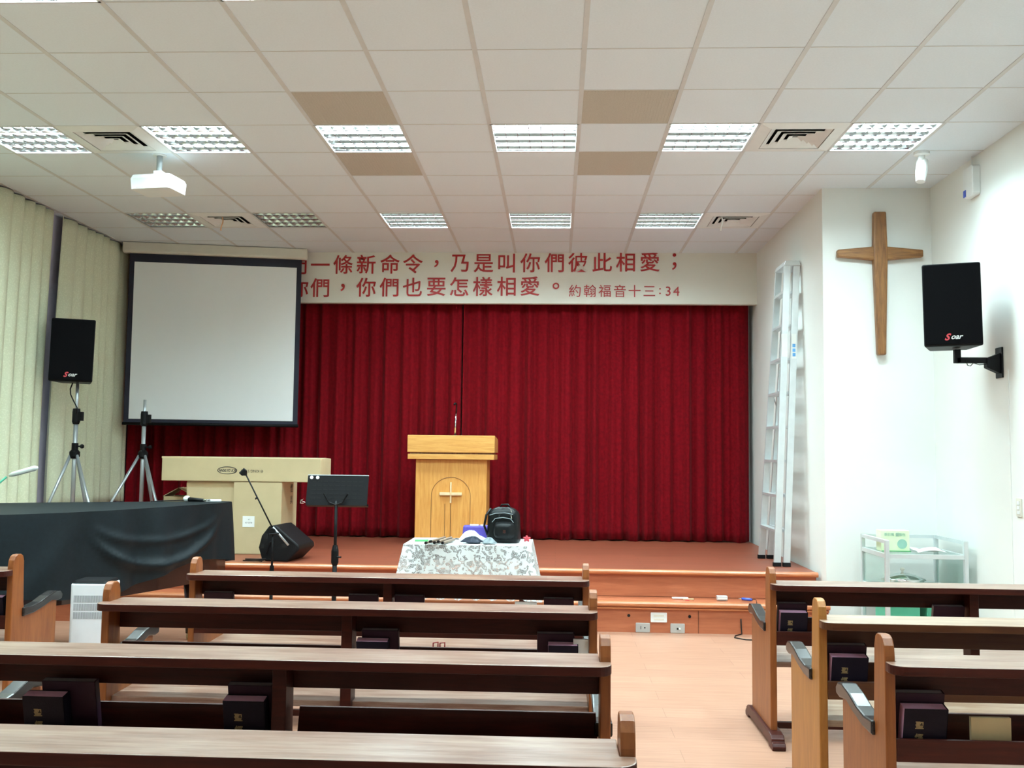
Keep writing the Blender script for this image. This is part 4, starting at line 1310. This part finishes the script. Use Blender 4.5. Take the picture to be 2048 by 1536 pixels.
# ------------------------------------------------------------------ books in the racks
def book(kind, x, pew_xy, label, tilt=0, dy=0, w=None, lift=0):
    """x: left edge measured in metres along the room; stands in the rack of the pew"""
    px_, py_ = pew_xy
    if kind == 'bible':
        W, H, D, cm, pm = .130, .150, .044, M['bible'], M['biblepage']
        y = .034
        cat, nm, grp = 'bible', 'bible', 'black bibles in the pew racks'
    elif kind == 'hymnal':
        W, H, D, cm, pm = .142, .190, .028, M['hymnal'], M['hymnpage']
        y = .081
        cat, nm, grp = 'hymnal', 'hymnal', 'maroon hymnals in the pew racks'
    else:
        W, H, D, cm, pm = .11, .17, .010, M['paper'], M['paper']
        y = .035
        cat, nm, grp = 'leaflet', 'leaflet', 'white leaflets in the pew racks'
    W = w or W
    t = thing(nm, label, cat, (x, py_+y+dy, .488+lift), 0, grp)
    tilt = {'bible': 13, 'hymnal': 13}.get(kind, 6)
    t.rotation_euler = (R(tilt), 0, 0)
    if kind == 'leaflet':
        q = B(); q.box((0, 0, 0), (W, D, H)); q.build('pages', pm, t)
        return t
    q = B()
    q.box((0, 0, 0), (W, .003, H)); q.box((0, D-.003, 0), (W, D, H)); q.box((W-.004, 0, 0), (W, D, H))
    q.build('cover', cm, t, bevel=.0012)
    q = B(); q.box((-.0005, .003, .003), (W-.004, D-.003, H-.0015)); q.build('pages', pm, t)
    if kind == 'bible':
        lettering([('聖', .026, W*.36, .098), ('經', .026, W*.36, .058)], 'title', M['gold'], Matrix.Translation((0, -.0006, 0)), t, extrude=.0004, bold=.0008)
    return t
P1, P2, P3 = (LX, 4.885), (LX, 3.935), (LX, 2.975)
R1, R2, R3 = (1.055, 4.87), (1.012, 3.82), (1.012, 3.07)
# the pew nearest the stage
book('hymnal', -1.79, P1, 'dark hymnal at the left end of the front left pew', w=.15)
book('hymnal', -1.045, P1, 'dark hymnal left of the centre post of the front left pew', w=.15)
book('hymnal', -.810, P1, 'dark hymnal right of the centre post of the front left pew', w=.15)
book('leaflet', -.20, P1, 'white leaflet near the right end of the front left pew', lift=0)
book('hymnal', -.055, P1, 'dark hymnal at the right end of the front left pew', w=.15)
# second
book('hymnal', -.785, P2, 'maroon hymnal right of the centre post of the second left pew', w=.15)
book('bible', -.80, P2, 'black bible right of the centre post of the second left pew', lift=-.0)
book('hymnal', -.07, P2, 'maroon hymnal at the right end of the second left pew', w=.15)
book('bible', -.025, P2, 'black bible at the right end of the second left pew', w=.12)
book('leaflet', .075, P2, 'white leaflet at the right end of the second left pew', w=.06)
# third
book('hymnal', -1.60, P3, 'maroon hymnal at the left edge of the view in the third left pew', w=.17)
book('bible', -1.64, P3, 'black bible at the left edge of the view in the third left pew')
book('hymnal', -1.01, P3, 'maroon hymnal left of the centre post of the third left pew', w=.14)
book('bible', -1.012, P3, 'black bible left of the centre post of the third left pew')
# right block
book('hymnal', 1.105, R1, 'maroon hymnal at the aisle end of the front right pew')
book('bible', 1.108, R1, 'black bible at the aisle end of the front right pew', w=.132)
book('hymnal', 1.86, R1, 'dark hymnal left of the centre post of the front right pew', w=.15)
book('hymnal', 1.055, R2, 'maroon hymnal at the aisle end of the ochre pew', w=.15)
book('bible', 1.062, R2, 'black bible at the aisle end of the ochre pew', w=.138)
book('hymnal', 1.058, R3, 'maroon hymnal at the aisle end of the nearest right pew', w=.148)
book('bible', 1.07, R3, 'black bible at the aisle end of the nearest right pew', w=.132)
q = B(); q.box((0, 0, 0), (.12, .014, .118)); o = q.build('booklet', M['cardedge']); o.location = (1.28, 3.07+.03, .488); tag(o, 'cream booklet lying in the rack of the nearest right pew', 'booklet')
book('bible', -2.945, (-4.61, 4.88), 'black bible at the right end of the far left pew')
t = thing('red_clip', 'small red clip on the seat of the front left pew', 'clip', (-.60, 5.05, .388))
q = B(); q.tube([(-.025, 0, .005), (-.025, 0, .03), (0, 0, .035), (0, 0, .01)], .004, 6); q.tube([(.01, 0, .005), (.01, 0, .03), (.035, 0, .033), (.035, 0, .008)], .004, 6); q.build('wire', M['redplastic'], t)
q = B(); q.box((0, 0, 0), (.09, .12, .004)); o = q.build('paper_slip', M['paper']); o.location = (-1.35, 4.06, .389); tag(o, 'white paper slip on the seat of the second left pew', 'paper')
